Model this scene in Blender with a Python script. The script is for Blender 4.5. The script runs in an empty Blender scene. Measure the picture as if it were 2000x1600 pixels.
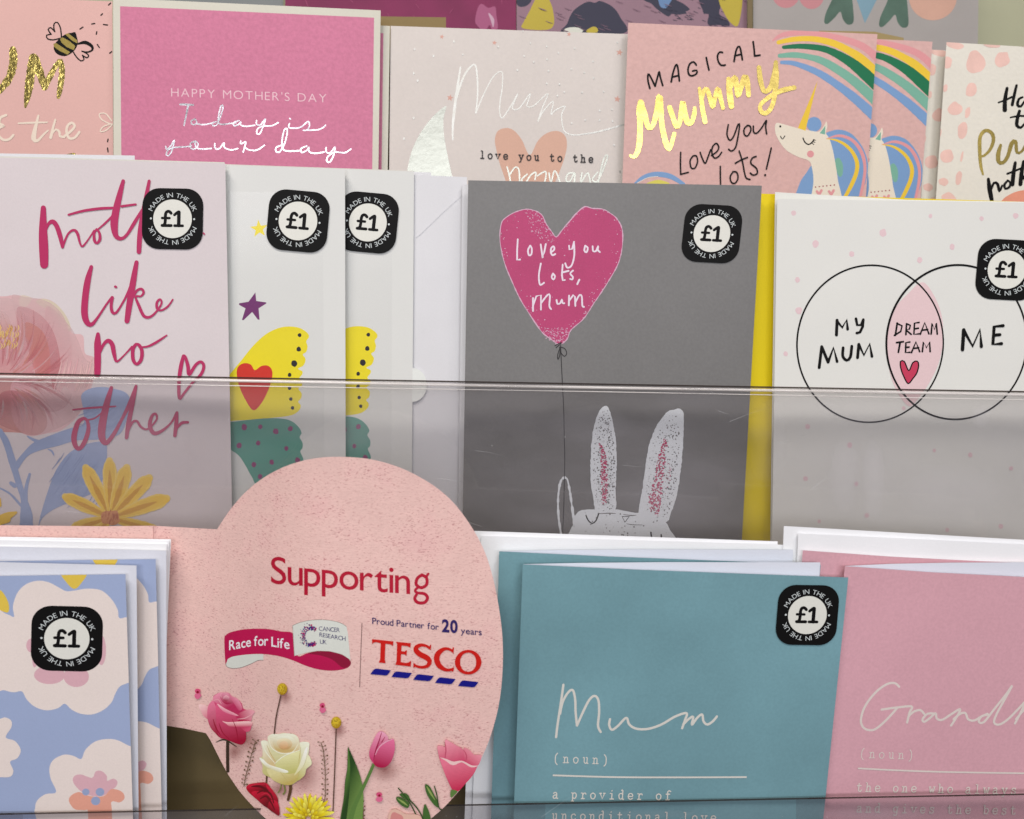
import bpy, bmesh, math, random
from mathutils import Vector, Matrix
from mathutils.geometry import tessellate_polygon
random.seed(7)
sc = bpy.context.scene
COL = sc.collection

# ------------------------------------------------------------------ camera
FPX, PW, PH = 1700.0, 2000.0, 1600.0
CAM = Vector((0.0, 0.0, 1.50))
PITCH, YAW, ROLL = math.radians(-16.0), math.radians(-3.8), math.radians(0.9)
cam_d = bpy.data.cameras.new('camera'); cam = bpy.data.objects.new('camera', cam_d); COL.objects.link(cam)
ROT = (Matrix.Rotation(YAW, 3, 'Z') @ Matrix.Rotation(math.radians(90) + PITCH, 3, 'X') @ Matrix.Rotation(ROLL, 3, 'Z'))
cam.matrix_world = Matrix.Translation(CAM) @ ROT.to_4x4()
cam_d.sensor_width = 36.0; cam_d.lens = 36.0 * FPX / PW
cam_d.clip_start = 0.02; cam_d.clip_end = 30.0
sc.camera = cam
cam_d.dof.use_dof = True; cam_d.dof.focus_distance = .435; cam_d.dof.aperture_fstop = 13.0

# ------------------------------------------------------------------ world, lamps, exposure
w = bpy.data.worlds.new('World'); sc.world = w; w.use_nodes = True
w.node_tree.nodes['Background'].inputs[0].default_value = (0.80, 0.76, 0.82, 1)
w.node_tree.nodes['Background'].inputs[1].default_value = 0.18
sc.view_settings.view_transform = 'Standard'; sc.view_settings.look = 'None'
sc.cycles.transparent_max_bounces = 64
sc.view_settings.exposure = 0.0; sc.view_settings.gamma = 1.0

def lamp(name, loc, target, sx, sy, power, col):
    d = bpy.data.lights.new(name, 'AREA'); d.shape = 'RECTANGLE'; d.size = sx; d.size_y = sy
    d.energy = power; d.color = col
    o = bpy.data.objects.new(name, d); COL.objects.link(o); o.location = loc
    o.rotation_euler = (Vector(target) - Vector(loc)).to_track_quat('-Z', 'Y').to_euler()
    return o
lamp('ceiling_and_fill_lamp', (-0.75, -0.55, 3.6), (0, .45, 1.4), 1.2, 0.30, 47, (1.0, .92, .85))
lamp('ceiling_and_fill_lamp', (0.95, -0.75, 3.6), (0, .45, 1.4), 1.2, 0.30, 25, (1.0, .94, .90))
lamp('ceiling_and_fill_lamp', (0.1, -2.0, 2.25), (0, .45, 1.2), 2.2, 0.5, 31, (.97, .965, 1.0))  # cool fill panel added behind the camera to brighten lower rows and foil

# ------------------------------------------------------------------ materials
def lin(v):
    v = v / 255.0
    return v / 12.92 if v <= 0.04045 else ((v + 0.055) / 1.055) ** 2.4
def K(r, g, b):
    "albedo of a print whose colour under the shop light reads r g b"
    return tuple(min(.90, max(.004, lin(c) / k)) for c, k in zip((r, g, b), (1.09, 1.0, .95)))
MC = {}
def paper(r, g, b, rough=.6, grain=.02, bump=.07, bscale=1400, mottle=.03, mscale=22, spec=.3, name='paper', stretch=1.0):
    key = (r, g, b, rough, grain, bump, bscale, mottle, mscale, spec, name, stretch)
    if key in MC: return MC[key]
    m = bpy.data.materials.new(name); m.use_nodes = True; MC[key] = m
    nt = m.node_tree; N = nt.nodes; L = nt.links; p = N['Principled BSDF']
    c = K(r, g, b)
    tc = N.new('ShaderNodeTexCoord'); mp = N.new('ShaderNodeMapping'); mp.inputs['Scale'].default_value = (1, 1, stretch)
    L.new(tc.outputs['Object'], mp.inputs[0])
    n1 = N.new('ShaderNodeTexNoise'); n1.inputs['Scale'].default_value = bscale; n1.inputs['Detail'].default_value = 3
    n2 = N.new('ShaderNodeTexNoise'); n2.inputs['Scale'].default_value = mscale; n2.inputs['Detail'].default_value = 4
    L.new(mp.outputs[0], n1.inputs['Vector']); L.new(tc.outputs['Object'], n2.inputs['Vector'])
    def rng(src, a):
        r_ = N.new('ShaderNodeMapRange'); r_.inputs[1].default_value = .3; r_.inputs[2].default_value = .7
        r_.inputs[3].default_value = 1 - a; r_.inputs[4].default_value = 1 + a; L.new(src, r_.inputs[0]); return r_.outputs[0]
    mu = N.new('ShaderNodeMath'); mu.operation = 'MULTIPLY'
    L.new(rng(n1.outputs[0], grain), mu.inputs[0]); L.new(rng(n2.outputs[0], mottle), mu.inputs[1])
    vm = N.new('ShaderNodeVectorMath'); vm.operation = 'SCALE'; vm.inputs[0].default_value = c
    L.new(mu.outputs[0], vm.inputs['Scale']); L.new(vm.outputs[0], p.inputs['Base Color'])
    bp = N.new('ShaderNodeBump'); bp.inputs['Strength'].default_value = bump; bp.inputs['Distance'].default_value = .0004
    L.new(n1.outputs[0], bp.inputs['Height']); L.new(bp.outputs[0], p.inputs['Normal'])
    p.inputs['Roughness'].default_value = rough; p.inputs['Specular IOR Level'].default_value = spec
    return m
def ink(r, g, b, **k):
    d = dict(name='ink', rough=.5, grain=.03, bump=.05, mottle=.03); d.update(k); return paper(r, g, b, **d)
def foil(c, rough=.28, bump=.8, scale=420, name='foil'):
    key = (c, rough, bump, scale)
    if key in MC: return MC[key]
    m = bpy.data.materials.new(name); m.use_nodes = True; MC[key] = m
    N = m.node_tree.nodes; L = m.node_tree.links; p = N['Principled BSDF']
    p.inputs['Metallic'].default_value = 1; p.inputs['Base Color'].default_value = (*c, 1); p.inputs['Roughness'].default_value = rough
    tc = N.new('ShaderNodeTexCoord'); n1 = N.new('ShaderNodeTexNoise'); n1.inputs['Scale'].default_value = scale; n1.inputs['Detail'].default_value = 4
    L.new(tc.outputs['Object'], n1.inputs['Vector'])
    bp = N.new('ShaderNodeBump'); bp.inputs['Strength'].default_value = bump; bp.inputs['Distance'].default_value = .0012
    L.new(n1.outputs[0], bp.inputs['Height']); L.new(bp.outputs[0], p.inputs['Normal'])
    return m
def clear(name, tint, gloss_rough=.03, ior=1.49, veil=0.0, veilc=(.6, .58, .58), lo=.45, hi=1.5, nscale=14, st=2.2):
    m = bpy.data.materials.new(name); m.use_nodes = True
    N = m.node_tree.nodes; L = m.node_tree.links
    N.remove(N['Principled BSDF']); out = N['Material Output']
    t = N.new('ShaderNodeBsdfTransparent'); t.inputs[0].default_value = (*tint, 1)
    g = N.new('ShaderNodeBsdfGlossy'); g.inputs['Roughness'].default_value = gloss_rough; g.inputs[0].default_value = (1, 1, 1, 1)
    f = N.new('ShaderNodeFresnel'); ge = N.new('ShaderNodeNewGeometry'); im = N.new('ShaderNodeMapRange'); im.inputs[3].default_value = ior; im.inputs[4].default_value = 1 / ior
    L.new(ge.outputs['Backfacing'], im.inputs[0]); L.new(im.outputs[0], f.inputs[0])
    mx = N.new('ShaderNodeMixShader'); L.new(f.outputs[0], mx.inputs[0]); L.new(t.outputs[0], mx.inputs[1]); L.new(g.outputs[0], mx.inputs[2])
    d = N.new('ShaderNodeBsdfDiffuse'); d.inputs[0].default_value = (*veilc, 1)
    tc = N.new('ShaderNodeTexCoord'); nz = N.new('ShaderNodeTexNoise'); nz.inputs['Scale'].default_value = nscale; nz.inputs['Detail'].default_value = 5
    mp = N.new('ShaderNodeMapping'); mp.inputs['Scale'].default_value = (1, 1, st); L.new(tc.outputs['Object'], mp.inputs[0]); L.new(mp.outputs[0], nz.inputs['Vector'])
    r_ = N.new('ShaderNodeMapRange'); r_.inputs[1].default_value = .35; r_.inputs[2].default_value = .7
    r_.inputs[3].default_value = veil * lo; r_.inputs[4].default_value = veil * hi; L.new(nz.outputs[0], r_.inputs[0])
    m2 = N.new('ShaderNodeMixShader'); L.new(r_.outputs[0], m2.inputs[0])
    L.new(mx.outputs[0], m2.inputs[1]); L.new(d.outputs[0], m2.inputs[2]); L.new(m2.outputs[0], out.inputs[0])
    return m

# ------------------------------------------------------------------ geometry helpers
def ray(px, py):
    return ROT @ Vector(((px - PW / 2) / FPX, -(py - PH / 2) / FPX, -1.0))
class Surf:
    "a leaning plane in the rack (with an optional gentle bend); photo coordinates are laid onto it"
    def __init__(s, px, py, depth, lean, yaw=0.0, bend=None, thr=17, dz=4e-6):
        a = math.radians(lean); y = math.radians(yaw)
        s.n = Matrix.Rotation(y, 3, 'Z') @ Vector((0, -math.cos(a), math.sin(a)))
        s.o = CAM + ray(px, py) * depth
        s.bend = bend; s.thr = thr; s.dz = dz
    def at(s, px, py, off=0.0):
        d = ray(px, py)
        if s.bend: off = off + s.bend(px, py)
        return CAM + d * (((s.o - CAM).dot(s.n) + off) / d.dot(s.n))
    def bent(s, bend, thr=17, dz=None):
        r = Surf.__new__(Surf); r.n = s.n; r.o = s.o; r.bend = bend; r.thr = thr; r.dz = dz or s.dz; return r
def T(pts, ox=0, oy=0, k=1.0):
    return [((p[0] / k) + ox, (p[1] / k) + oy) + tuple(p[2:]) for p in pts]
def catmull(pts, closed=False, step=5.0):
    n = len(pts)
    if n < 3:
        if closed: return list(pts)
        a, b = pts[0], pts[-1]; m = max(1, int(math.dist(a[:2], b[:2]) / 12))
        return [tuple(a[k] + (b[k] - a[k]) * i / m for k in range(len(a))) for i in range(m + 1)]
    out = []
    segs = n if closed else n - 1
    for i in range(segs):
        if closed: p0, p1, p2, p3 = pts[i - 1], pts[i], pts[(i + 1) % n], pts[(i + 2) % n]
        else: p0, p1, p2, p3 = pts[max(i - 1, 0)], pts[i], pts[i + 1], pts[min(i + 2, n - 1)]
        m = max(2, min(14, int(math.dist(p1[:2], p2[:2]) / step) + 1))
        for j in range(m):
            t = j / m
            out.append(tuple(.5 * (2 * p1[k] + (p2[k] - p0[k]) * t + (2 * p0[k] - 5 * p1[k] + 4 * p2[k] - p3[k]) * t * t
                             + (3 * p1[k] - p0[k] - 3 * p2[k] + p3[k]) * t ** 3) for k in range(len(p1))))
    if not closed: out.append(tuple(pts[-1]))
    return out
def area(p): return sum(p[i - 1][0] * p[i][1] - p[i][0] * p[i - 1][1] for i in range(len(p))) / 2
def clip_poly(poly, conv):
    out = list(poly)
    for i in range(len(conv)):
        a, b = conv[i], conv[(i + 1) % len(conv)]
        inp, out = out, []
        if not inp: return []
        def sd(p): return (b[0] - a[0]) * (p[1] - a[1]) - (b[1] - a[1]) * (p[0] - a[0])
        for j in range(len(inp)):
            p, q = inp[j - 1], inp[j]; sp, sq = sd(p), sd(q)
            if (sp >= 0) != (sq >= 0):
                t = sp / (sp - sq); out.append(tuple(p[k] + (q[k] - p[k]) * t for k in range(len(p))))
            if sq >= 0: out.append(q)
    return out
def tess(poly):
    v = [Vector((p[0], p[1], 0)) for p in poly]
    return [tuple(poly[i] for i in t) for t in tessellate_polygon([v])]
def split(tris, thr):
    out = []; st = list(tris)
    while st:
        t = st.pop(); ls = [math.dist(t[i][:2], t[(i + 1) % 3][:2]) for i in range(3)]; m = max(ls)
        if m <= thr: out.append(t); continue
        i = ls.index(m); a, b, c = t[i], t[(i + 1) % 3], t[(i + 2) % 3]
        h = tuple((a[k] + b[k]) / 2 for k in range(len(a))); st += [(a, h, c), (h, b, c)]
    return out
def mesh_obj(name, V, Fs, mats, mi=None, parent=None, smooth=False):
    me = bpy.data.meshes.new(name)
    base = parent.location.copy() if parent and parent.type == 'EMPTY' else (parent['base'] and Vector(parent['base']) if parent and 'base' in parent else Vector((0, 0, 0)))
    me.from_pydata([tuple(Vector(v) - base) for v in V], [], Fs)
    for m in mats: me.materials.append(m)
    if mi: me.polygons.foreach_set('material_index', mi)
    if smooth: me.polygons.foreach_set('use_smooth', [True] * len(me.polygons))
    me.update()
    o = bpy.data.objects.new(name, me); COL.objects.link(o)
    if parent: o.parent = parent
    o['base'] = tuple(base)
    return o
def box_pts(c0, ux, uy, uz):
    V = [c0 + ux * a + uy * b + uz * c for c in (0, 1) for b in (0, 1) for a in (0, 1)]
    return V, [(0, 2, 3, 1), (4, 5, 7, 6), (0, 1, 5, 4), (2, 6, 7, 3), (0, 4, 6, 2), (1, 3, 7, 5)]

# glyphs of the built-in font
GL = {}
def glyph(ch, bold=0.0):
    k = (ch, bold)
    if k in GL: return GL[k]
    cu = bpy.data.curves.new('glyph', 'FONT'); cu.body = ch; cu.size = 1.0; cu.offset = bold; cu.resolution_u = 5
    o = bpy.data.objects.new('glyph', cu); COL.objects.link(o)
    dg = bpy.context.evaluated_depsgraph_get(); me = o.evaluated_get(dg).to_mesh()
    V = [(v.co.x, v.co.y) for v in me.vertices]; me.calc_loop_triangles()
    Tt = [tuple(V[i] for i in t.vertices) for t in me.loop_triangles]
    o.evaluated_get(dg).to_mesh_clear(); bpy.data.objects.remove(o); bpy.data.curves.remove(cu)
    if V: GL[k] = (Tt, min(v[0] for v in V), max(v[0] for v in V), max(v[1] for v in V))
    else: GL[k] = ([], 0, .22, 0)
    return GL[k]

# typewriter letters as thin slab strokes (x-height = 1)
TW = {
 'o': [[(0, 1), (-.33, .8), (-.38, .45), (-.2, .05), (.15, .02), (.37, .35), (.34, .78), (0, 1)]],
 'n': [[(-.45, .97), (-.25, .97), (-.25, .02)], [(-.45, .02), (-.08, .02)], [(-.25, .7), (-.05, .96), (.18, .93), (.25, .7), (.25, .02)], [(.1, .02), (.45, .02)]],
 'u': [[(-.42, .97), (-.25, .97), (-.25, .3), (-.12, .04), (.1, .04), (.25, .3)], [(.08, .97), (.25, .97), (.25, .02), (.42, .02)]],
 'a': [[(-.32, .85), (-.1, 1), (.15, .95), (.22, .7), (.22, .02), (.42, .02)], [(.22, .6), (-.15, .55), (-.38, .3), (-.28, .04), (0, .02), (.22, .3)]],
 'd': [[(.05, 1.5), (.25, 1.5), (.25, .02), (.44, .02)], [(.25, .8), (0, 1), (-.3, .85), (-.38, .5), (-.25, .1), (0, .02), (.25, .25)]],
 'b': [[(-.44, 1.5), (-.27, 1.5), (-.27, .02)], [(-.27, .8), (0, 1), (.3, .8), (.36, .45), (.2, .08), (-.05, .02), (-.27, .2)]],
 'e': [[(-.34, .52), (.34, .52), (.3, .85), (0, 1), (-.3, .85), (-.38, .45), (-.2, .08), (.1, .02), (.36, .2)]],
 'f': [[(.42, 1.4), (.2, 1.55), (-.02, 1.45), (-.08, 1.2), (-.08, .02)], [(-.35, .97), (.28, .97)], [(-.35, .02), (.22, .02)]],
 'g': [[(.1, .97), (.4, .97)], [(.25, .9), (.25, -.15), (.1, -.42), (-.28, -.36)], [(.25, .8), (0, 1), (-.28, .85), (-.34, .5), (-.2, .15), (.05, .1), (.25, .3)]],
 'h': [[(-.44, 1.5), (-.27, 1.5), (-.27, .02)], [(-.45, .02), (-.1, .02)], [(-.27, .65), (-.05, .95), (.18, .93), (.25, .7), (.25, .02)], [(.1, .02), (.44, .02)]],
 'i': [[(-.25, .97), (.02, .97), (.02, .02)], [(-.3, .02), (.32, .02)], [(0, 1.38), (.03, 1.44)]],
 'l': [[(-.25, 1.5), (0, 1.5), (0, .02)], [(-.3, .02), (.3, .02)]],
 'p': [[(-.44, .97), (-.26, .97), (-.26, -.42)], [(-.44, -.42), (-.06, -.42)], [(-.26, .78), (0, 1), (.28, .82), (.36, .5), (.2, .1), (0, .02), (-.26, .25)]],
 'r': [[(-.38, .97), (-.15, .97), (-.15, .02)], [(-.38, .02), (.15, .02)], [(-.15, .6), (.05, .93), (.3, .95), (.38, .78)]],
 's': [[(.28, .98), (.28, .75)], [(.28, .8), (.08, 1), (-.2, .95), (-.28, .75), (0, .55), (.26, .4), (.3, .2), (.1, .02), (-.2, .04), (-.32, .25)], [(-.32, .02), (-.32, .28)]],
 't': [[(-.12, 1.35), (-.12, .25), (.02, .03), (.25, .05), (.35, .25)], [(-.38, .97), (.25, .97)]],
 'v': [[(-.36, .95), (0, .03), (.36, .95)], [(-.48, .97), (-.18, .97)], [(.18, .97), (.48, .97)]],
 'w': [[(-.4, .95), (-.2, .03), (0, .7), (.2, .03), (.4, .95)], [(-.48, .97), (-.24, .97)], [(.24, .97), (.48, .97)]],
 'y': [[(-.34, .95), (.02, .03)], [(.34, .95), (-.12, -.4), (-.34, -.42)], [(-.46, .97), (-.18, .97)], [(.18, .97), (.46, .97)]],
 'c': [[(.3, .75), (.1, 1), (-.25, .88), (-.38, .5), (-.2, .08), (.1, .02), (.34, .2)]],
 '(': [[(.2, 1.6), (-.08, 1.2), (-.15, .6), (-.08, 0), (.2, -.35)]],
 ')': [[(-.2, 1.6), (.08, 1.2), (.15, .6), (.08, 0), (-.2, -.35)]],
}

def photo_ink():
    if 'photo' in MC: return MC['photo']
    m = bpy.data.materials.new('photo_ink'); m.use_nodes = True; MC['photo'] = m
    N = m.node_tree.nodes; L = m.node_tree.links; p = N['Principled BSDF']
    at = N.new('ShaderNodeAttribute'); at.attribute_name = 'Col'
    L.new(at.outputs['Color'], p.inputs['Base Color']); L.new(at.outputs['Alpha'], p.inputs['Alpha'])
    p.inputs['Roughness'].default_value = .5; p.inputs['Specular IOR Level'].default_value = .3
    return m

class Print:
    "flat print lying on a card face"
    def __init__(s, owner, name, parent=None, label=None, clip=True):
        s.c = owner; s.name = name; s.parent = parent; s.label = label
        s.V = []; s.F = []; s.mi = []; s.mats = []; s.clip = clip; s.flat = 1.0; s.C = []; s.grads = False
        owner.prints.append(s)
    def mat(s, m):
        if m not in s.mats: s.mats.append(m)
        return s.mats.index(m)
    def _tris(s, tris, m, ramp=0.0, cf=None, thr=None):
        su = s.c.surf; i = s.mat(m); z = s.c.z; n = max(1, len(tris)); quad = s.c.clip
        for k, t in enumerate(tris):
            zz = z + ramp * k
            if s.clip and quad:
                if not all(inside(p, quad) for p in t):
                    q = clip_poly(t, quad)
                    if len(q) < 3: continue
                    ts = [(q[0], q[j], q[j + 1]) for j in range(1, len(q) - 1)]
                else: ts = [t]
            else: ts = [t]
            for tt in split(ts, min(su.thr, thr) if thr else su.thr):
                if abs(area(tt)) < 1e-4: continue
                b = len(s.V)
                for p in tt:
                    s.V.append(su.at(p[0], p[1], zz)); s.C.append(cf(p[0], p[1]) if cf else (1, 1, 1, 1))
                s.F.append((b, b + 1, b + 2)); s.mi.append(i)
        s.c.z += su.dz * s.flat + ramp * n
    def fill(s, pts, m, smooth=True, step=5.0):
        p = catmull(pts, True, step) if smooth else list(pts)
        s._tris(tess(p), m)
    def grad(s, pts, c0, c1, p0, p1=None, r=None, smooth=True, thr=5.0, noise=.05, k=1.0):
        "a printed shape whose ink runs from c0 at p0 to c1 at p1 (or at radius r); colours r, g, b[, alpha]"
        p = catmull(pts, True, 4) if smooth else list(pts); s.grads = True
        A = K(*c0[:3]) + ((c0[3] if len(c0) > 3 else 1.0),); B = K(*c1[:3]) + ((c1[3] if len(c1) > 3 else 1.0),)
        def cf(x, y):
            if r: t = math.hypot(x - p0[0], y - p0[1]) / r
            else:
                dx, dy = p1[0] - p0[0], p1[1] - p0[1]; t = ((x - p0[0]) * dx + (y - p0[1]) * dy) / (dx * dx + dy * dy)
            t = max(0.0, min(1.0, t)) ** k; n = 1 + noise * (math.sin(x * 1.7 + y * .6) * math.sin(y * 1.3 - x * .4))
            return tuple((A[i] + (B[i] - A[i]) * t) * n for i in range(3)) + (A[3] + (B[3] - A[3]) * t,)
        s._tris(tess(p), photo_ink(), cf=cf, thr=thr)
    def disc(s, cx, cy, rx, m, ry=None, jit=0.0, n=14, rot=0.0):
        ry = ry or rx; pts = []
        for i in range(n):
            a = 2 * math.pi * i / n; r = 1 + random.uniform(-jit, jit)
            x, y = rx * r * math.cos(a), ry * r * math.sin(a)
            pts.append((cx + x * math.cos(rot) - y * math.sin(rot), cy + x * math.sin(rot) + y * math.cos(rot)))
        s.fill(pts, m, smooth=n < 14 and rx > 4)
    def stroke(s, pts, m, w=None, closed=False, smooth=True, rough=0.0, step=5.0):
        pts = [tuple(p[:2]) + ((p[2] if len(p) > 2 else w),) for p in pts]
        P = catmull(pts, closed, step) if smooth else pts
        if closed: P = P + [P[0]]
        tris = []; L = []; R = []
        for i, p in enumerate(P):
            a = P[max(i - 1, 0)]; b = P[min(i + 1, len(P) - 1)]
            if closed and i in (0, len(P) - 1): a, b = P[-2], P[1]
            dx, dy = b[0] - a[0], b[1] - a[1]; l = math.hypot(dx, dy) or 1
            h = max(.3, p[2] / 2) * (1 + random.uniform(-rough, rough))
            L.append((p[0] - dy / l * h, p[1] + dx / l * h)); R.append((p[0] + dy / l * h, p[1] - dx / l * h))
        def cap(c, h, a0):
            q = [(c[0] + math.cos(a0 + k * math.pi / 5) * h, c[1] + math.sin(a0 + k * math.pi / 5) * h) for k in range(6)]
            return [(c[:2], q[k], q[k + 1]) for k in range(5)]
        if not closed:
            a = math.atan2(L[0][1] - P[0][1], L[0][0] - P[0][0]); tris += cap(P[0], math.dist(L[0], P[0][:2]), a)
        for i in range(len(P) - 1): tris += [(L[i], R[i], R[i + 1]), (L[i], R[i + 1], L[i + 1])]
        if not closed:
            a = math.atan2(R[-1][1] - P[-1][1], R[-1][0] - P[-1][0]); tris += cap(P[-1], math.dist(R[-1], P[-1][:2]), a)
        s._tris(tris, m, ramp=3e-8)
    def strokes(s, lst, m, w=None, tr=None, **k):
        for q in lst: s.stroke(T(q, *tr) if tr else q, m, w, **k)
    def text(s, body, l, r, cap, m, bold=0.0, up=None, gap=.06):
        k = ((l[0] + r[0]) / 2 - 650) / 13000 if up is None else up
        H = glyph('H')[3]
        adv = []; x = 0.0
        for ch in body:
            t, a, b, _ = glyph(ch, bold)
            if ch == ' ': x += .24 + gap; continue
            adv.append((ch, x - a)); x += (b - a) + gap
        x -= gap
        tris = []
        for ch, x0 in adv:
            for t in glyph(ch, bold)[0]:
                tris.append(tuple((l[0] + (r[0] - l[0]) * (v[0] + x0) / x + k * cap * v[1] / H,
                                   l[1] + (r[1] - l[1]) * (v[0] + x0) / x - cap * v[1] / H) for v in t))
        s._tris(tris, m)
    def typed(s, body, l, r, xh, m, w):
        "l and r: centres of the first and the last character on the baseline"
        n = len(body) - 1; k = ((l[0] + r[0]) / 2 - 650) / 13000
        for i, ch in enumerate(body):
            if ch == ' ': continue
            cx = l[0] + (r[0] - l[0]) * i / n; cy = l[1] + (r[1] - l[1]) * i / n
            for q in TW[ch]:
                s.stroke([(cx + xh * x + k * xh * y, cy - xh * y) for x, y in q], m, w, smooth=len(q) > 3, step=2.5)
    def specks(s, poly, n, m, r0=.7, r1=1.6, near=None, ramp=5e-9):
        xs = [p[0] for p in poly]; ys = [p[1] for p in poly]; tris = []; g = 0
        while g < n:
            g += 1; x = random.uniform(min(xs), max(xs)); y = random.uniform(min(ys), max(ys))
            if not in_poly(x, y, poly): continue
            if near:
                d = min(seg_d(x, y, poly[i - 1], poly[i]) for i in range(len(poly)))
                if random.random() > math.exp(-d / near): continue
            r = random.uniform(r0, r1); a0 = random.uniform(0, 6); k = random.choice((4, 5))
            q = [(x + r * random.uniform(.6, 1.4) * math.cos(a0 + 6.283 * j / k), y + r * random.uniform(.6, 1.4) * math.sin(a0 + 6.283 * j / k)) for j in range(k)]
            tris += [(q[0], q[j], q[j + 1]) for j in range(1, k - 1)]
        s._tris(tris, m, ramp=ramp)
    def build(s):
        if not s.F: return None
        o = mesh_obj(s.name, s.V, s.F, s.mats, s.mi, s.parent or s.c.root, smooth=bool(s.c.surf.bend))
        if s.grads:
            at = o.data.color_attributes.new('Col', 'FLOAT_COLOR', 'POINT'); at.data.foreach_set('color', [v for q in s.C for v in q])
        if s.label: o['label'] = s.label
        if getattr(s, 'stuff', False): o['kind'] = 'stuff'
        s.obj = o; return o
def inside(p, conv):
    for i in range(len(conv)):
        a, b = conv[i], conv[(i + 1) % len(conv)]
        if (b[0] - a[0]) * (p[1] - a[1]) - (b[1] - a[1]) * (p[0] - a[0]) < 0: return False
    return True
def in_poly(x, y, poly):
    c = False
    for i in range(len(poly)):
        x1, y1 = poly[i - 1][:2]; x2, y2 = poly[i][:2]
        if (y1 > y) != (y2 > y) and x < (x2 - x1) * (y - y1) / (y2 - y1) + x1: c = not c
    return c
def seg_d(x, y, a, b):
    dx, dy = b[0] - a[0], b[1] - a[1]; l = dx * dx + dy * dy or 1
    t = max(0, min(1, ((x - a[0]) * dx + (y - a[1]) * dy) / l)); return math.hypot(x - a[0] - dx * t, y - a[1] - dy * t)

WHITE = paper(240, 234, 228, name='white_card_edge', grain=.01, mottle=.01)
class Thing:
    def __init__(s, name, label, cat, surf, base, off=0.0, group=None):
        s.surf = surf; s.off = off; s.z = off; s.clip = None; s.prints = []
        r = bpy.data.objects.new(name, None); COL.objects.link(r); s.root = r; r.empty_display_size = .01
        r.location = surf.at(base[0], base[1], off); r['label'] = label; r['category'] = cat
        if group: r['group'] = group
    def slab(s, name, poly, off, th, face, edge=None, back=None, smooth_outline=False, clipme=True, label=None):
        su = s.surf; edge = edge or WHITE; back = back or edge
        P = catmull(poly, True) if smooth_outline else list(poly)
        if area(P) < 0: P = P[::-1]
        V = []; Fs = []; mi = []
        tr = split(tess(P), su.thr) if su.bend else tess(P)
        idx = {}
        def vid(p, o_):
            k = (round(p[0], 3), round(p[1], 3), o_)
            if k not in idx: idx[k] = len(V); V.append(su.at(p[0], p[1], o_))
            return idx[k]
        for t in tr:
            Fs.append(tuple(vid(p, off) for p in t)); mi.append(0)
        for t in tr:
            Fs.append(tuple(vid(p, off - th) for p in reversed(t))); mi.append(2)
        # rim
        ring = []
        for i in range(len(P)):
            a, b = P[i], P[(i + 1) % len(P)]
            def sub(a, b):
                if math.dist(a, b) <= su.thr or not su.bend: return [a]
                h = ((a[0] + b[0]) / 2, (a[1] + b[1]) / 2); return sub(a, h) + sub(h, b)
            ring += sub(a[:2], b[:2])
        b0 = len(V)
        for p in ring: V.append(su.at(p[0], p[1], off)); V.append(su.at(p[0], p[1], off - th))
        n = len(ring)
        for i in range(n):
            j = (i + 1) % n; Fs.append((b0 + 2 * i, b0 + 2 * j, b0 + 2 * j + 1, b0 + 2 * i + 1)); mi.append(1)
        o = mesh_obj(name, V, Fs, [face, edge, back], mi, s.root, smooth=bool(su.bend))
        if label: o['label'] = label
        if clipme:
            s.clip = P if len(P) <= 6 else None; s.z = off + max(su.dz, 2e-5)
        return o
    def print(s, name, **k): return Print(s, name, **k)
    def done(s):
        for p in s.prints:
            if p.F and not getattr(p, 'obj', None): p.build()
        return s.root
def ext(tl, tr, sl, sr, h, top_extra=0):
    return [tl, tr, (tr[0] + sr * h, tr[1] + h), (tl[0] + sl * h, tl[1] + h)]
def copy_thing(root, vec, label, name=None, group=None):
    def cp(o, par):
        c = o.copy(); COL.objects.link(c)
        if par: c.parent = par
        for ch in [x for x in list(o.children)]: cp(ch, c)
        return c
    r = cp(root, None); r.location = root.location + vec; r['label'] = label
    if group: r['group'] = group
    return r

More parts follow.
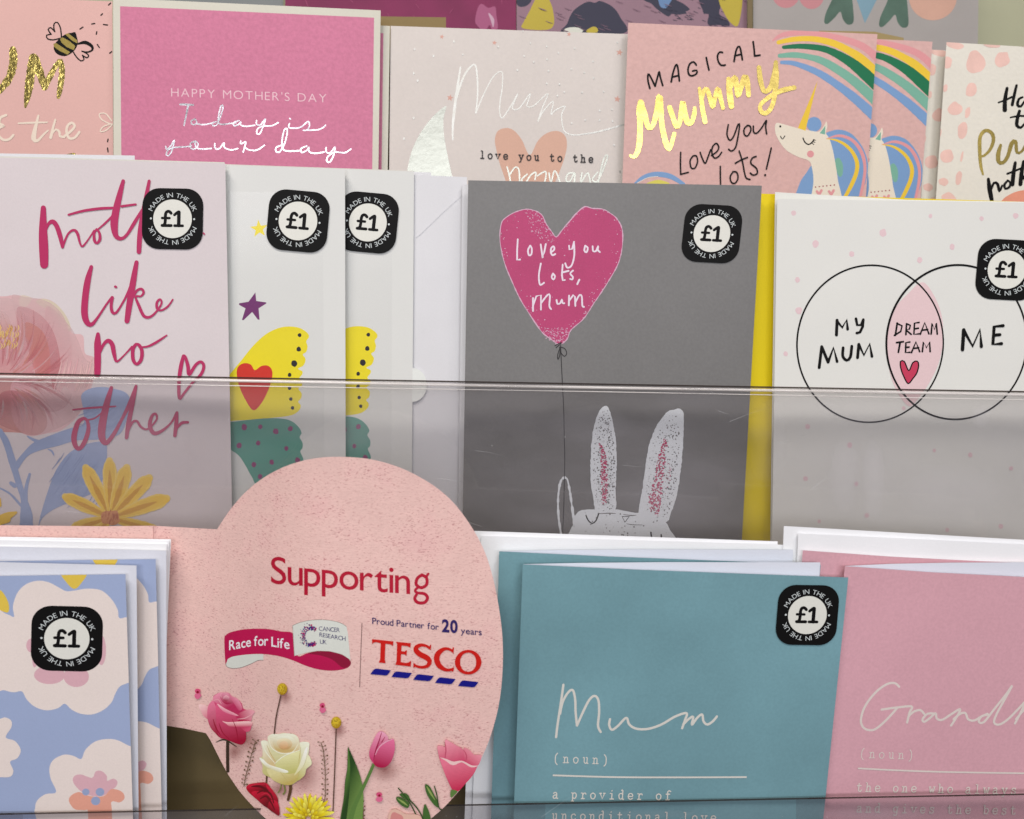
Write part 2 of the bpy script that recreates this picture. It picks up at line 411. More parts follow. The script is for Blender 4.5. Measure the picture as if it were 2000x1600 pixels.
# the price sticker: a part of each card, its disc and its lettering sub-parts
BLK = ink(9, 9, 10, rough=.55, spec=.12); STW = ink(222, 215, 203); STT = ink(206, 206, 202)
def sticker(th, cx, cy, size, deg=0.0, kx=1.0, ky=1.0, shear=0.0):
    a = math.radians(deg); h = size / 2
    def M(u, v): # u right, v up, -1..1
        x, y = u * h * kx, -v * h * ky
        x2, y2 = x * math.cos(a) - y * math.sin(a), x * math.sin(a) + y * math.cos(a)
        return (cx + x2 - shear * y2, cy + y2)
    th.z += 2.5e-5; st = th.print('price_sticker'); r = .56; pts = []
    for sx, sy, a0 in ((1, 1, 0), (-1, 1, 90), (-1, -1, 180), (1, -1, 270)):
        for k in range(9):
            t = math.radians(a0 + k * 11.25); pts.append(M(sx * (1 - r) + r * math.cos(t), sy * (1 - r) + r * math.sin(t)))
    st.fill(pts, BLK, smooth=False); so = st.build()
    th.z += 8e-6; d = th.print('sticker_disc', parent=so)
    d.fill([M(.635 * math.cos(i * math.pi / 24), .635 * math.sin(i * math.pi / 24)) for i in range(48)], STW, smooth=False); d.build()
    th.z += 8e-6; t = th.print('sticker_lettering', parent=so); tris = []
    H = glyph('H')[3]
    def ring(body, a_start, a_end, r0, hh):
        ws = []; x = 0
        for ch in body:
            g = glyph(ch, -.006)
            if ch == ' ': x += .34; continue
            ws.append((ch, x, g)); x += g[2] - g[1] + .10
        tot = x - .10
        for ch, x0, g in ws:
            mid = x0 + (g[2] - g[1]) / 2; ang = math.radians(a_start + (a_end - a_start) * mid / tot)
            sc_ = math.radians(abs(a_end - a_start)) * r0 * 1.07 / tot
            for tr in g[0]:
                q = []
                for v in tr:
                    lx = (v[0] - (g[1] + g[2]) / 2) * sc_; ly = v[1] / H * hh
                    q.append(M((r0 + ly) * math.cos(ang) + lx * math.sin(ang), (r0 + ly) * math.sin(ang) - lx * math.cos(ang)))
                tris.append(tuple(q))
    ring('MADE IN THE UK', 160, 20, .705, .150); ring('MADE IN THE UK', -20, -160, .705, .150)
    t._tris(tris, STT)
    for u in (-.71, .71): t.fill([M(u + .035 * math.cos(i), .035 * math.sin(i)) for i in range(6)], STT, smooth=False)
    # pound sign
    def S(pts, w): t.stroke([M(x, y) for x, y in pts], BLK, w * size / 118, smooth=len(pts) > 2, step=2)
    S([(-.05, .18), (-.12, .24), (-.20, .22), (-.235, .12), (-.235, -.02), (-.25, -.16), (-.30, -.22)], 6.0)
    S([(-.34, -.225), (-.04, -.225)], 6.0); S([(-.345, .02), (-.10, .02)], 5.0)
    S([(.06, .13), (.16, .215), (.20, .235)], 5.5); S([(.205, .22), (.205, -.22)], 7.0); S([(.07, -.225), (.335, -.225)], 5.5)
    t.build(); return so
def star(cx, cy, R, rot=0, inner=.42, jit=0.0):
    return [(cx + (R if i % 2 == 0 else R * inner) * math.sin(rot + i * math.pi / 5) * (1 + random.uniform(-jit, jit)),
             cy - (R if i % 2 == 0 else R * inner) * math.cos(rot + i * math.pi / 5)) for i in range(10)]

# ------------------------------------------------------------------ planes of the rack
BACK = Surf(1000, 40, .580, 11)
TOP = Surf(1000, 200, .500, 11)
MID = Surf(1000, 560, .450, 9)
LOW = Surf(1000, 1300, .405, 5)
def wave(x0, wl, amp, ph=0.0):
    return lambda x, y: amp * math.sin((x - x0) / wl * math.pi + ph)

# ------------------------------------------------------------------ the rack
rack = bpy.data.objects.new('display_rack', None); COL.objects.link(rack); rack.location = (0.0, .50, 1.10)
rack['label'] = 'stepped card display rack with olive panels and clear plastic lips holding every row'; rack['category'] = 'display rack'
OLIVE = paper(112, 94, 62, rough=.5, bump=.05, name='painted_steel'); GREENISH = paper(165, 160, 132, rough=.5, bump=.04, name='painted_panel')
def slabw(name, surf, quad, off, th, m, mats=None):
    F = [surf.at(x, y, off) for x, y in quad]; B = [surf.at(x, y, off - th) for x, y in quad]
    V = F + B; n = 4
    Fs = [(0, 3, 2, 1), (4, 5, 6, 7)] + [(i, (i + 1) % 4, (i + 1) % 4 + 4, i + 4) for i in range(4)]
    return mesh_obj(name, V, Fs, [m], None, rack)
slabw('back_panel', BACK, [(-700, -420), (2800, -420), (2800, 900), (-700, 900)], -.035, .004, GREENISH)
slabw('riser', MID, [(-500, 380), (2500, 460), (2500, 1240), (-500, 1200)], -.022, .002, OLIVE)
slabw('riser', LOW, [(-500, 1120), (2500, 1150), (2500, 2200), (-500, 2200)], -.021, .002, OLIVE)
for su, y, o0, o1 in ((BACK, 560, -.03, .05), (TOP, 640, -.03, .045), (MID, 1135, -.02, .04), (LOW, 1870, -.02, .03)):
    a, b = su.at(-500, y, o0), su.at(2500, y + 15, o0); c = su.at(-500, y, o1)
    f = su.at(-500, y, o1) - su.at(-500, y, o0)
    V, Fs = box_pts(a, b - a, f, Vector((0, 0, -.003))); mesh_obj('shelf', V, Fs, [OLIVE], None, rack)
# clear lips, each with a rolled bead along the top
ACR = clear('clear_plastic', (.905, .897, .90), .05, 1.45, .03, (.62, .60, .66), .2, 2.2, 11, 3.0)
BEAD = clear('highlight_bead', (.92, .90, .89), .18, 1.7, .34, (.95, .93, .91), .12, 2.0, 7, 1.0); EDGE = clear('plastic_edge', (.42, .38, .36), .15, 1.45, .25, (.10, .085, .08), .9, 1.1)  # bead's uneven white veil paints the bright highlight along the lip top
def lip(surf, l, r, bottom, off, bead=True):
    th = .0022
    slabw('clear_lip', surf, [l, r, (r[0], bottom), (l[0], bottom)], off, th, ACR)
    h = 3.3
    o = slabw('lip_edge', surf, [(l[0], l[1] - h), (r[0], r[1] - h), (r[0], r[1] - .05), (l[0], l[1] - .05)], off + .0001, th + .0002, EDGE)
    if bead:
        for dy, rad in ((4.6, .0007), (13.5, .00022)):
            A = surf.at(l[0], l[1] + dy, off + rad * .55); B = surf.at(r[0], r[1] + dy, off + rad * .55)
            ax = (B - A).normalized(); u = ax.orthogonal().normalized(); v = ax.cross(u); V = []; Fs = []; n = 12; m = 60
            for j in range(m + 1):
                wob = Vector((0, 0, .00012 * math.sin(j * .21 + dy)))
                for i in range(n):
                    t = 2 * math.pi * i / n; V.append(A.lerp(B, j / m) + wob + (u * math.cos(t) + v * math.sin(t)) * rad)
            for j in range(m):
                for i in range(n): Fs.append((j * n + i, j * n + (i + 1) % n, (j + 1) * n + (i + 1) % n, (j + 1) * n + i))
            mesh_obj('lip_bead', V, Fs, [BEAD], None, rack, smooth=True)
lip(MID, (-420, 724), (2420, 774.5), 1150, .0235)
lip(LOW, (-420, 1600), (2420, 1545), 1890, .0142, bead=False)

# ------------------------------------------------------------------ row behind: gift bags and cards at the very top
def backcard(name, label, cat, tl, tr, h, face, off, sl=0, sr=0, th=.0006):
    t = Thing(name, label, cat, BACK, ((tl[0] + tr[0]) / 2, tl[1] + h), off)
    t.slab('front_panel', ext(tl, tr, sl, sr, h), off, th, face); return t
t = backcard('greeting_card', 'plain grey card behind the top edge of the pink silver-script card', 'card', (228, -60), (553, -56), 330, paper(122, 122, 120), -.004); t.done()
t = backcard('gift_wrap_pack', 'glossy magenta pack standing behind the moon card', 'gift wrap', (557, -190), (1008, -184), 470, paper(122, 34, 74, rough=.45, mottle=.12, mscale=40, spec=.25), 0.0)
p = t.print('gloss_streaks')
GS = ink(150, 60, 96, rough=.45)  # paler strokes paint glossy streaks of light onto the magenta wrap
for i in range(46):
    x, y = random.uniform(570, 1000), random.uniform(-120, 48); a = random.uniform(-1.2, 1.2); l = random.uniform(4, 16)
    p.stroke([(x, y, .5), (x + l * math.sin(a) * .5, y + l * .5, random.uniform(.8, 1.8)), (x + l * math.sin(a), y + l, .5)], GS)
p.fill(T([(800, 160), (820, 60), (850, 30), (900, 60), (950, 50), (960, 120), (970, 210), (930, 240), (910, 190), (870, 240), (830, 210)], 720, 0, 3.846), ink(158, 78, 112, rough=.45))
p.stroke(T([(905, 105, 3), (930, 150, 7), (935, 200, 2)], 720, 0, 3.846), ink(190, 150, 165)); t.done()
t = backcard('gift_wrap_pack', 'mauve wrapping sheet pack with navy and yellow brush blooms behind the moon card', 'gift wrap', (1009, -190), (1459, -182), 470, paper(140, 106, 116, rough=.45, mottle=.05, spec=.3), .001)
p = t.print('blooms_and_highlight'); NV = ink(44, 42, 60, rough=.45); YE = ink(178, 155, 50, rough=.45); MB = ink(96, 122, 158)
z3 = (720, 0, 3.846); z4 = (1200, 0, 4)
p.fill(T([(1470, 250), (1490, 180), (1540, 80), (1640, 15), (1700, 22), (1740, 8), (1830, 50), (1890, 130), (1918, 250)], *z3), NV)
p.fill(T([(1160, 215), (1165, 165), (1200, 100), (1270, -30), (1330, -40), (1385, 80), (1370, 215)], *z3), YE)
p.fill(T([(1105, -40), (1118, 40), (1160, 52), (1200, 35), (1225, 0), (1230, -50)], *z3), NV)
p.fill(T([(1475, 218), (1530, 205), (1600, 215), (1600, 245), (1475, 245)], *z3), ink(205, 200, 185)); p.fill(T([(1640, 225), (1690, 200), (1720, 215), (1715, 245), (1640, 245)], *z3), YE)  # the off-white fill is a painted highlight on the pack
p.fill(T([(215, -60), (230, 0), (290, 30), (330, 70), (420, 130), (445, 110), (500, 115), (565, 105), (555, 90), (590, 75), (540, 30), (470, -10), (460, -60)], *z4), NV)
p.fill(T([(340, -60), (345, 10), (362, 55), (400, 65), (430, 30), (455, -40)], *z4), MB)
p.fill(T([(660, -60), (665, 20), (690, 80), (700, 110), (738, 112), (730, 190), (820, 196), (900, 200), (880, 150), (820, 110), (830, 40), (825, -60)], *z4), NV)
p.fill(T([(825, -60), (820, 20), (850, 90), (900, 170), (960, 205), (990, 100), (1002, -20), (1000, -60)], *z4), YE)
for i in range(40):
    x, y = random.choice([(1300, 22), (1385, 32), (1400, 50), (1330, 30)]); x += random.gauss(0, 12); y += random.gauss(0, 8); a = random.uniform(.1, .7); l = random.uniform(4, 15)
    p.stroke([(x, y, 1.2), (x + l * math.cos(a), y + l * math.sin(a), .5)], NV)
BRS = ink(122, 90, 104)
for i in range(60):
    x, y = random.uniform(1012, 1455), random.uniform(-60, 60); p.stroke([(x, y, .6), (x + 7, y + 3, 1.2), (x + 14, y + 5, .5)], BRS)
t.done()
t = backcard('divider_strip', 'dark olive upright divider between the mauve pack and the pale heart-leaf bag', 'divider', (1460, -120), (1470, -120), 420, OLIVE, .006); t.done()
t = backcard('gift_bag', 'pale grey gift bag with green heart leaves and pink dots at the top right', 'gift bag', (1471, -190), (1913, -176), 470, paper(158, 148, 142, rough=.4, mottle=.05), .001, sr=-.012)
p = t.print('printed_leaves'); z5 = (1500, 0, 4); GP = ink(186, 122, 124); GR = ink(74, 96, 82, mottle=.15, mscale=90)
p.disc(1535, -12, 27, GP, ry=28, n=20); p.disc(1585, -10, 25, GP, ry=28, n=20)
for dx, dy in ((0, 0), (428, 24)):
    p.fill(T([(440 + dx, 175 + dy), (450 + dx, 110 + dy), (495 + dx, 10 + dy), (540 + dx, -60), (640 + dx, -60), (668 + dx, 100 + dy), (664 + dx, 180 + dy), (620 + dx, 192 + dy), (585 + dx, 150 + dy), (565 + dx, 92 + dy), (520 + dx, 140 + dy), (465 + dx, 188 + dy)], *z5), GR)
p.fill(T([(665, -80), (890, -80), (757, 182)], *z5), ink(118, 146, 158, mottle=.1), smooth=False)
p.disc(1822, -6, 47, ink(196, 150, 130, mottle=.08), n=28, ry=46); t.done()
KR = paper(132, 108, 66, mottle=.05, name='kraft_board')
t = Thing('kraft_envelope', 'brown kraft envelope peeking above the moon card beside the pink card', 'envelope', TOP, (810, 420), -.012)
t.slab('body', [(735, 32), (871, 34), (871, 420), (735, 420)], -.012, .0008, KR, edge=KR); t.done()
t = Thing('kraft_envelope', 'brown kraft envelope with stepped top just above the unicorn cards', 'envelope', TOP, (1650, 420), -.012)
t.slab('body', [(1600, 60), (1708, 62), (1765, 74), (1765, 420), (1600, 420)], -.012, .0008, paper(150, 128, 84, name='kraft_board'), edge=KR); t.done()

# ------------------------------------------------------------------ top row
WHITEP = paper(208, 199, 188, grain=.02)
GOLD = foil((.62, .49, .15), .25, .5, 420); GOLDB = foil((.74, .57, .16), .27, .22, 60); SILV = foil((.50, .50, .52), .22, .32, 50); PALE2 = foil((.46, .46, .43), .45, .5, 120); PALE = foil((.34, .35, .31), .36, .12, 200)
z = (0, 0, 4)
S_ = TOP.bent(wave(0, 600, .0012))
t = Thing('greeting_card', 'pale pink card with gold foil UM and a striped bee, leftmost in the top row', 'greeting card', S_, (60, 560), -.003)
t.slab('front_panel', ext((-150, -11), (219.5, 3), .0, .006, 560), -.003, .0004, paper(214, 166, 156, mottle=.02, bscale=900))
t.slab('back_panel', ext((-146, -9), (217, 4), .0, .006, 556), -.0042, .0004, WHITEP, clipme=False)
p = t.print('foil_lettering')
for q in ([(25, 97, 15), (26, 122, 16), (19, 150, 16), (5, 170, 14), (-10, 182, 12), (-30, 172, 12), (-42, 130, 12)],
          [(65, 113, 17), (60, 145, 18), (55, 180, 15), (49.5, 209, 5)], [(68, 112, 14), (77, 140, 16), (87, 170, 13)], [(87, 171, 12), (101, 143, 12), (115, 119, 7)], [(119, 119, 9), (121, 142, 12), (118, 168, 12), (114, 190, 7)]):
    p.stroke(q, GOLD, rough=.12)
p = t.print('foil_mark'); p.stroke([(128, 306, 8), (144, 303, 9)], GOLD)
p = t.print('bee_print')
p.fill([(141, 64), (147, 63), (150, 72), (152, 83), (148, 95), (138, 105), (126, 110), (112, 106), (105, 96), (107, 86), (118, 74), (130, 66)], BLK)
for q in ([(127, 67), (133, 65), (151, 79), (151, 85), (140, 79)], [(117, 76), (122, 73), (135, 80), (147, 90), (144, 98), (130, 92), (120, 83)], [(104, 86), (109, 84), (123, 93), (137, 102), (132, 107), (117, 100), (106, 92)]): p.fill(q, GOLDB, smooth=False)
p.strokes([[(120, 73), (118, 55), (112, 44), (106, 46), (105, 54), (107, 62)], [(106, 61), (99, 54), (94, 58), (99, 66)], [(100, 67), (91, 69), (93, 76), (104, 78), (117, 75)]], BLK, 2.6)
p.strokes([[(152, 86, 3), (166, 83, 7), (179, 90, 6), (180, 98, 4), (170, 102, 3), (160, 100, 2.5)], [(160, 100), (170, 105), (173, 110), (169, 113), (161, 108)], [(161, 108), (164, 116), (158, 119), (149, 111), (141, 98)]], BLK, 2.6)
p = t.print('dash_print'); p.stuff = True
for a, b in (((156, 57), (162, 53)), ((179, 47), (185, 46)), ((202, 48), (210, 49)), ((188, 67), (189, 62)), ((190, 87), (194, 93)), ((197, 30), (200, 27)), ((212, 10), (216, 6)), ((214, 104), (218, 101)), ((211, 272), (210, 277)), ((210, 289), (211, 297))): p.stroke([a, b], BLK, 2.4)
p = t.print('script_lettering'); CRM = ink(228, 206, 186)
p.strokes([[(75, 226, 4), (68, 255, 8), (66, 271, 10), (73, 275, 6), (86, 262, 4), (94, 255, 3)], [(36, 241, 3), (60, 240, 4), (92, 239, 3)], [(108, 234, 4), (103, 252, 5), (99, 269, 6)], [(100, 264, 3), (109, 253, 4), (116, 258, 5), (117, 266, 5), (126, 268, 4)],
           [(126, 266), (140, 255), (146, 246), (140, 240), (132, 246), (130, 258), (135, 270), (146, 269), (155, 258)], [(12, 225), (1, 230), (-1, 241), (8, 246), (0, 249), (-5, 261), (6, 273), (18, 272), (26, 264)]], CRM, 5)
p.strokes([[(218, 236), (206, 222), (194, 223), (198, 233), (212, 241), (220, 243)], [(214, 243), (201, 248), (196, 257), (207, 255), (219, 244)]], CRM, 2.4)
t.done()

# pink silver-script card
S_ = TOP.bent(wave(222, 520, .0014, .2))
def frame_card(name, label, s, off):
    t = Thing(name, label, 'greeting card', s, (480, 560), off, group='pink silver-script cards')
    t.slab('front_panel', ext((221, -4), (743.5, 20.5), .003, -.0145, 556), off, .0005, paper(206, 197, 180, bscale=900, grain=.02))
    t.slab('back_panel', ext((223, -2), (742, 22), .003, -.0145, 552), off - .0012, .0004, WHITEP, clipme=False)
    p = t.print('colour_panel'); p.fill([(234.5, 12.3), (730.6, 34.7), (725, 500), (238.5, 500)], paper(200, 115, 141, bump=.3, bscale=520, grain=.07, mottle=.02, name='felt_paper'), smooth=False)
    p = t.print('capital_lettering'); p.text("HAPPY MOTHER'S DAY", (334.5, 188.5), (637.5, 200.5), 16.5, ink(228, 188, 192), bold=-.012, gap=.19)
    p = t.print('foil_script')
    for q in FOIL_TODAY:
        p.stroke([((a[0] / 3.571) + 200, a[1] / 3.571) + ((a[2] / 3.571,) if len(a) > 2 else (2.8,)) for a in q], SILV, rough=.05, step=2.5)
    return t
FOIL_TODAY = [[(542, 729, 13), (590, 730, 15), (635, 733, 12)], [(598, 738, 14), (585, 800, 12), (569, 876, 10)],
      [(648, 832), (622, 842), (622, 864), (644, 870), (658, 850), (644, 828)], [(652, 862), (700, 870), (752, 862), (790, 850)], [(795, 850), (768, 858), (770, 876), (800, 868), (828, 800), (842, 742), (828, 738), (812, 800), (808, 852), (830, 868), (890, 862), (930, 858)],
      [(952, 842), (915, 856), (918, 878), (945, 872), (965, 850), (965, 872), (1000, 882), (1062, 874)], [(1075, 842), (1076, 868), (1102, 872), (1136, 830), (1122, 880), (1098, 932), (1078, 932), (1082, 900), (1120, 880), (1180, 878), (1226, 856)],
      [(1306, 828), (1312, 832)], [(1304, 862), (1300, 886), (1322, 895), (1382, 888), (1434, 848), (1444, 876), (1426, 908), (1400, 908)], [(1430, 908), (1480, 908), (1525, 898), (1556, 874)],
      [(442, 1022), (448, 1042), (475, 1020), (502, 978), (485, 1050), (464, 1084), (446, 1080), (456, 1050), (500, 1030), (580, 1024), (622, 1020)], [(645, 984), (614, 1002), (618, 1036), (650, 1036), (668, 1006), (645, 984), (655, 1030), (700, 1040), (760, 1036)],
      [(784, 1002), (786, 1034), (815, 1038), (848, 998), (852, 1030), (900, 1046), (945, 1036)], [(965, 984), (966, 1004), (1000, 990), (990, 1030), (982, 1062)], [(994, 1030), (1030, 1048), (1080, 1046), (1130, 1014)],
      [(1252, 1012), (1212, 1030), (1212, 1058), (1240, 1056), (1275, 990), (1290, 908), (1272, 902), (1254, 970), (1258, 1035), (1290, 1054), (1385, 1050)], [(1425, 1020), (1385, 1038), (1392, 1064), (1425, 1050), (1440, 1026), (1442, 1058), (1480, 1070), (1545, 1062)],
      [(1560, 1030), (1562, 1062), (1590, 1066), (1622, 1026), (1610, 1090), (1586, 1130), (1565, 1124), (1575, 1090), (1625, 1062), (1690, 1066), (1732, 1040)]]
t = frame_card('greeting_card', 'bright pink card with silver foil script reading Today is your day', S_, .003); r = t.done()
copy_thing(r, S_.at(761.5, 51, -.002) - S_.at(743.5, 20.5, .003), 'second pink white-bordered card, only its right edge showing behind the silver-script one')

# moon card
S_ = TOP.bent(wave(760, 470, .0022, .1))
t = Thing('greeting_card', 'cream card with foil moon, peach heart and handwritten Mum beside the unicorn card', 'greeting card', S_, (1000, 560), -.004)
t.slab('front_panel', ext((763, 50.7), (1262, 68), -.0105, -.02, 520), -.004, .0005, paper(208, 194, 185, bump=.1, bscale=500))
t.slab('back_panel', ext((765, 52), (1262, 70), -.0105, -.02, 516), -.0056, .0004, WHITEP, clipme=False)
def zz(q, ox, oy, k, w): return [((a[0] / k) + ox, (a[1] / k) + oy, (a[2] if len(a) > 2 else w)) for a in q]
p = t.print('foil_moon'); p.fill(T([(580, 795), (480, 880), (390, 1000), (330, 1120), (300, 1230), (290, 1330), (330, 1500), (680, 1500), (650, 1400), (625, 1310), (600, 1200), (580, 1100), (565, 1000), (562, 900), (572, 850)], *z3), PALE)
p = t.print('heart_print'); p.fill(T([(1210, 1165), (1150, 1050), (1090, 980), (1030, 962), (970, 985), (948, 1050), (960, 1130), (985, 1230), (1020, 1330), (1080, 1500), (1200, 1620), (1340, 1500), (1400, 1370), (1430, 1300), (1470, 1190), (1490, 1090), (1475, 1020), (1420, 985), (1340, 1000), (1270, 1060)], *z3), ink(206, 160, 138))
for q in ((550, 277), (945, 322), (612, 735), (1505, 258), (1885, 395), (1868, 745)):
    p = t.print('star_print'); p.fill([(a, b) for a, b in star(720 + q[0] / 3.846, q[1] / 3.846, 7 if q[0] in (612, 1885, 1868) else 5, .2, jit=.1)], ink(206, 152, 136), smooth=False)
p = t.print('foil_script')
for q in ([(690, 505, 3), (668, 650, 5), (645, 820, 5.5), (632, 950, 4.5), (632, 1050, 3)], [(655, 760, 3.5), (690, 640, 4), (735, 540, 4), (795, 486, 3), (815, 570, 3.5), (818, 720, 3), (805, 850, 3)], [(808, 848), (860, 720), (935, 580), (1000, 540), (1005, 640), (988, 760), (985, 850), (1005, 885), (1060, 810), (1120, 705), (1095, 765), (1080, 815), (1130, 815), (1212, 705), (1195, 770), (1190, 800), (1240, 795), (1345, 705), (1310, 800), (1270, 915), (1310, 840), (1385, 762), (1370, 860), (1400, 830), (1475, 798), (1450, 860), (1458, 950), (1480, 995), (1540, 1015), (1620, 1008)], [(1600, 1010, 2.5), (1700, 995, 3), (1800, 970, 3), (1940, 930, 2.5)]):
    p.stroke(zz(q, 720, 0, 3.846, 2.1), PALE2, step=3)
for q in ([(1040, 1255), (1055, 1310), (1068, 1380)], [(1062, 1310), (1100, 1258), (1128, 1275), (1135, 1370)], [(1190, 1310), (1150, 1350), (1170, 1385), (1215, 1320), (1255, 1295), (1250, 1350)], [(1270, 1320), (1330, 1290), (1320, 1370), (1280, 1370)], [(1355, 1300), (1370, 1370), (1395, 1285), (1420, 1320), (1440, 1380)], [(1545, 1300), (1500, 1305), (1482, 1350), (1510, 1365), (1548, 1300), (1545, 1370)], [(1602, 1300), (1595, 1370), (1645, 1300), (1665, 1370)], [(1720, 1295), (1680, 1350), (1720, 1360), (1775, 1240), (1795, 1170), (1775, 1175), (1748, 1260), (1725, 1370)]):
    p.stroke(zz(q, 720, 0, 3.846, 3.0), PALE, step=3)
p = t.print('foil_dots'); p.stuff = True
for q in ((640, 312), (345, 370), (487, 420), (707, 410), (338, 552), (368, 607), (338, 887), (266, 1042), (1160, 232), (1215, 325), (1337, 350), (1425, 398), (1547, 363), (1868, 320), (1168, 422), (1340, 447), (1240, 467), (1117, 528), (1350, 533), (1523, 520), (1685, 462), (1620, 547), (1690, 587), (1338, 628), (1433, 632), (1470, 692), (1603, 695), (1765, 690), (1418, 720), (1735, 832), (1828, 822), (1735, 903), (1832, 910), (1525, 926), (1628, 902), (1843, 1090), (1888, 1288), (972, 352)):
    p.disc(720 + q[0] / 3.846, q[1] / 3.846, 2.0 if q[0] < 700 else 1.6, PALE2, ry=2.8 if q[0] < 700 else 2.0, n=8)
p = t.print('typed_lettering'); p.typed('love you to the', (942, 309.5), (1154, 317.5), 9.8, ink(40, 34, 34), 2.3); t.done()

# unicorn cards
S_ = TOP.bent(wave(1220, 560, .0013, .3))
t = Thing('greeting_card', 'front pink unicorn card with gold foil Mummy and a painted rainbow', 'greeting card', S_, (1460, 560), .003, group='pink unicorn cards')
UP = paper(206, 162, 154, bump=.5, bscale=420, grain=.05, mottle=.02, name='felt_paper')
t.slab('front_panel', ext((1227, 44.5), (1713.7, 67), -.037, -.071, 500), .003, .0005, UP)
t.slab('back_panel', ext((1229, 46), (1712, 69), -.037, -.071, 496), .0014, .0004, WHITEP, clipme=False)
p = t.print('rainbow_print')
P1 = ink(214, 142, 142); Y1 = ink(226, 184, 52); G1 = ink(12, 104, 66); M1 = ink(116, 164, 142); B1 = ink(116, 146, 184); U1 = ink(222, 206, 186)
for q, m in (([(38, 318, 3), (120, 272, 9), (300, 255, 11), (500, 285, 11), (650, 325, 13), (760, 375, 14), (870, 470, 16)], P1), ([(82, 332, 8), (200, 308, 10), (350, 305, 11), (500, 335, 13), (620, 390, 14), (730, 460, 17), (850, 575, 18)], Y1), ([(122, 370, 7), (250, 362, 10), (400, 375, 12), (500, 405, 14), (620, 470, 18), (720, 545, 22), (850, 665, 24)], G1), ([(92, 436, 8), (200, 430, 11), (300, 442, 11), (420, 475, 14), (550, 548, 16), (680, 640, 18), (850, 790, 22)], M1), ([(107, 488, 7), (200, 495, 9), (330, 540, 12), (430, 590, 14), (550, 670, 15), (680, 770, 18), (830, 905, 20)], B1)):
    p.stroke(zz(q, 1500, 0, 4, 8), m, rough=.03)
p = t.print('arch_print')
p.stroke(zz([(150, 1440, 2), (230, 1385, 8), (330, 1362, 10), (440, 1380, 10), (540, 1440, 7)], 1200, 0, 4, 5), B1); p.fill(T([(250, 1440), (320, 1408), (380, 1412), (430, 1440)], *z4), ink(205, 190, 80)); p.stroke(zz([(180, 1430), (260, 1390), (340, 1380)], 1200, 0, 4, 1.2), U1)
p = t.print('unicorn_print'); Z5 = (1500, 0, 4)
p.disc(1590, 243, 14.5, B1, n=20)
p.fill(T([(350, 1290), (300, 1350), (245, 1440), (215, 1600), (400, 1600), (370, 1400)], *Z5), B1)
p.fill(T([(440, 1060), (500, 1022), (570, 1015), (650, 1045), (720, 1120), (765, 1210), (782, 1300), (770, 1400), (740, 1480), (690, 1600), (540, 1600), (520, 1380), (490, 1180)], *Z5), B1)
p.fill(T([(525, 1250), (555, 1235), (585, 1290), (580, 1370), (555, 1380), (535, 1330)], *Z5), M1)
p.fill(T([(100, 965), (66, 962), (54, 990), (60, 1045), (95, 1115), (150, 1180), (240, 1228), (320, 1258), (345, 1320), (355, 1420), (350, 1620), (570, 1620), (545, 1400), (530, 1300), (508, 1180), (480, 1085), (452, 1040), (464, 990), (456, 950), (436, 985), (405, 1025), (370, 1028), (300, 1015), (235, 1003)], *Z5), U1)
p.fill(T([(448, 982), (404, 1042), (446, 1052)], *Z5), M1, smooth=False); p.fill(T([(388, 630), (234, 1002), (292, 1022)], *Z5), Y1, smooth=False)
p.stroke(zz([(455, 1085, 1), (540, 1062, 5), (610, 1072, 6), (680, 1115, 6.5), (735, 1200, 7), (757, 1300, 6), (750, 1400, 6), (715, 1560, 5)], 1500, 0, 4, 5), P1)
p.stroke(zz([(460, 1085, 1), (530, 1095, 4), (600, 1130, 6), (660, 1190, 7), (695, 1270, 8), (690, 1350, 8), (650, 1450, 8), (590, 1560, 6)], 1500, 0, 4, 5), Y1)
p.disc(1583, 301, 6.8, P1, n=16); p.stroke(zz([(274, 1080), (288, 1112), (318, 1130), (345, 1112), (358, 1092)], 1500, 0, 4, 2.6), BLK)
for a in ((350, 1108, 368, 1112), (345, 1120, 358, 1130), (355, 1096, 372, 1096)): p.stroke([(1500 + a[0] / 4, a[1] / 4), (1500 + a[2] / 4, a[3] / 4)], BLK, 1.5)
p.disc(1524, 247, 2.2, BLK, n=8); p.stroke(zz([(98, 1065), (112, 1088), (132, 1063)], 1500, 0, 4, 1.8), BLK)
MR = ink(150, 60, 70)
for i in range(6): p.disc(1593 + i * 7.3, 365.5 - i * .8, 1.5, MR, n=6)
for x in (400, 495): p.strokes([[(1500 + (x - 18) / 4, 374), (1500 + x / 4, 380)], [(1500 + (x + 18) / 4, 372), (1500 + x / 4, 380)]], P1, 5)
p = t.print('capital_lettering')
for q in ([(278, 692), (264, 640), (261, 590), (270, 580), (295, 625), (318, 674)], [(318, 674), (338, 600), (350, 560), (358, 600), (378, 668)], [(444, 640), (458, 570), (480, 508), (492, 512), (500, 560), (508, 632)], [(452, 602), (502, 590)], [(640, 508), (620, 484), (590, 498), (575, 545), (585, 585), (612, 592), (642, 575), (644, 550), (612, 555)], [(718, 450), (728, 500), (739, 547)], [(845, 410), (822, 408), (806, 435), (812, 480), (835, 510), (866, 508)], [(935, 480), (950, 400), (968, 364), (984, 378), (1000, 467)], [(940, 436), (992, 424)], [(1084, 326), (1092, 385), (1096, 437)], [(1096, 437), (1138, 431)]):
    p.stroke(zz(q, 1200, 0, 4, 3.6), BLK, smooth=len(q) > 4)
p = t.print('foil_lettering')
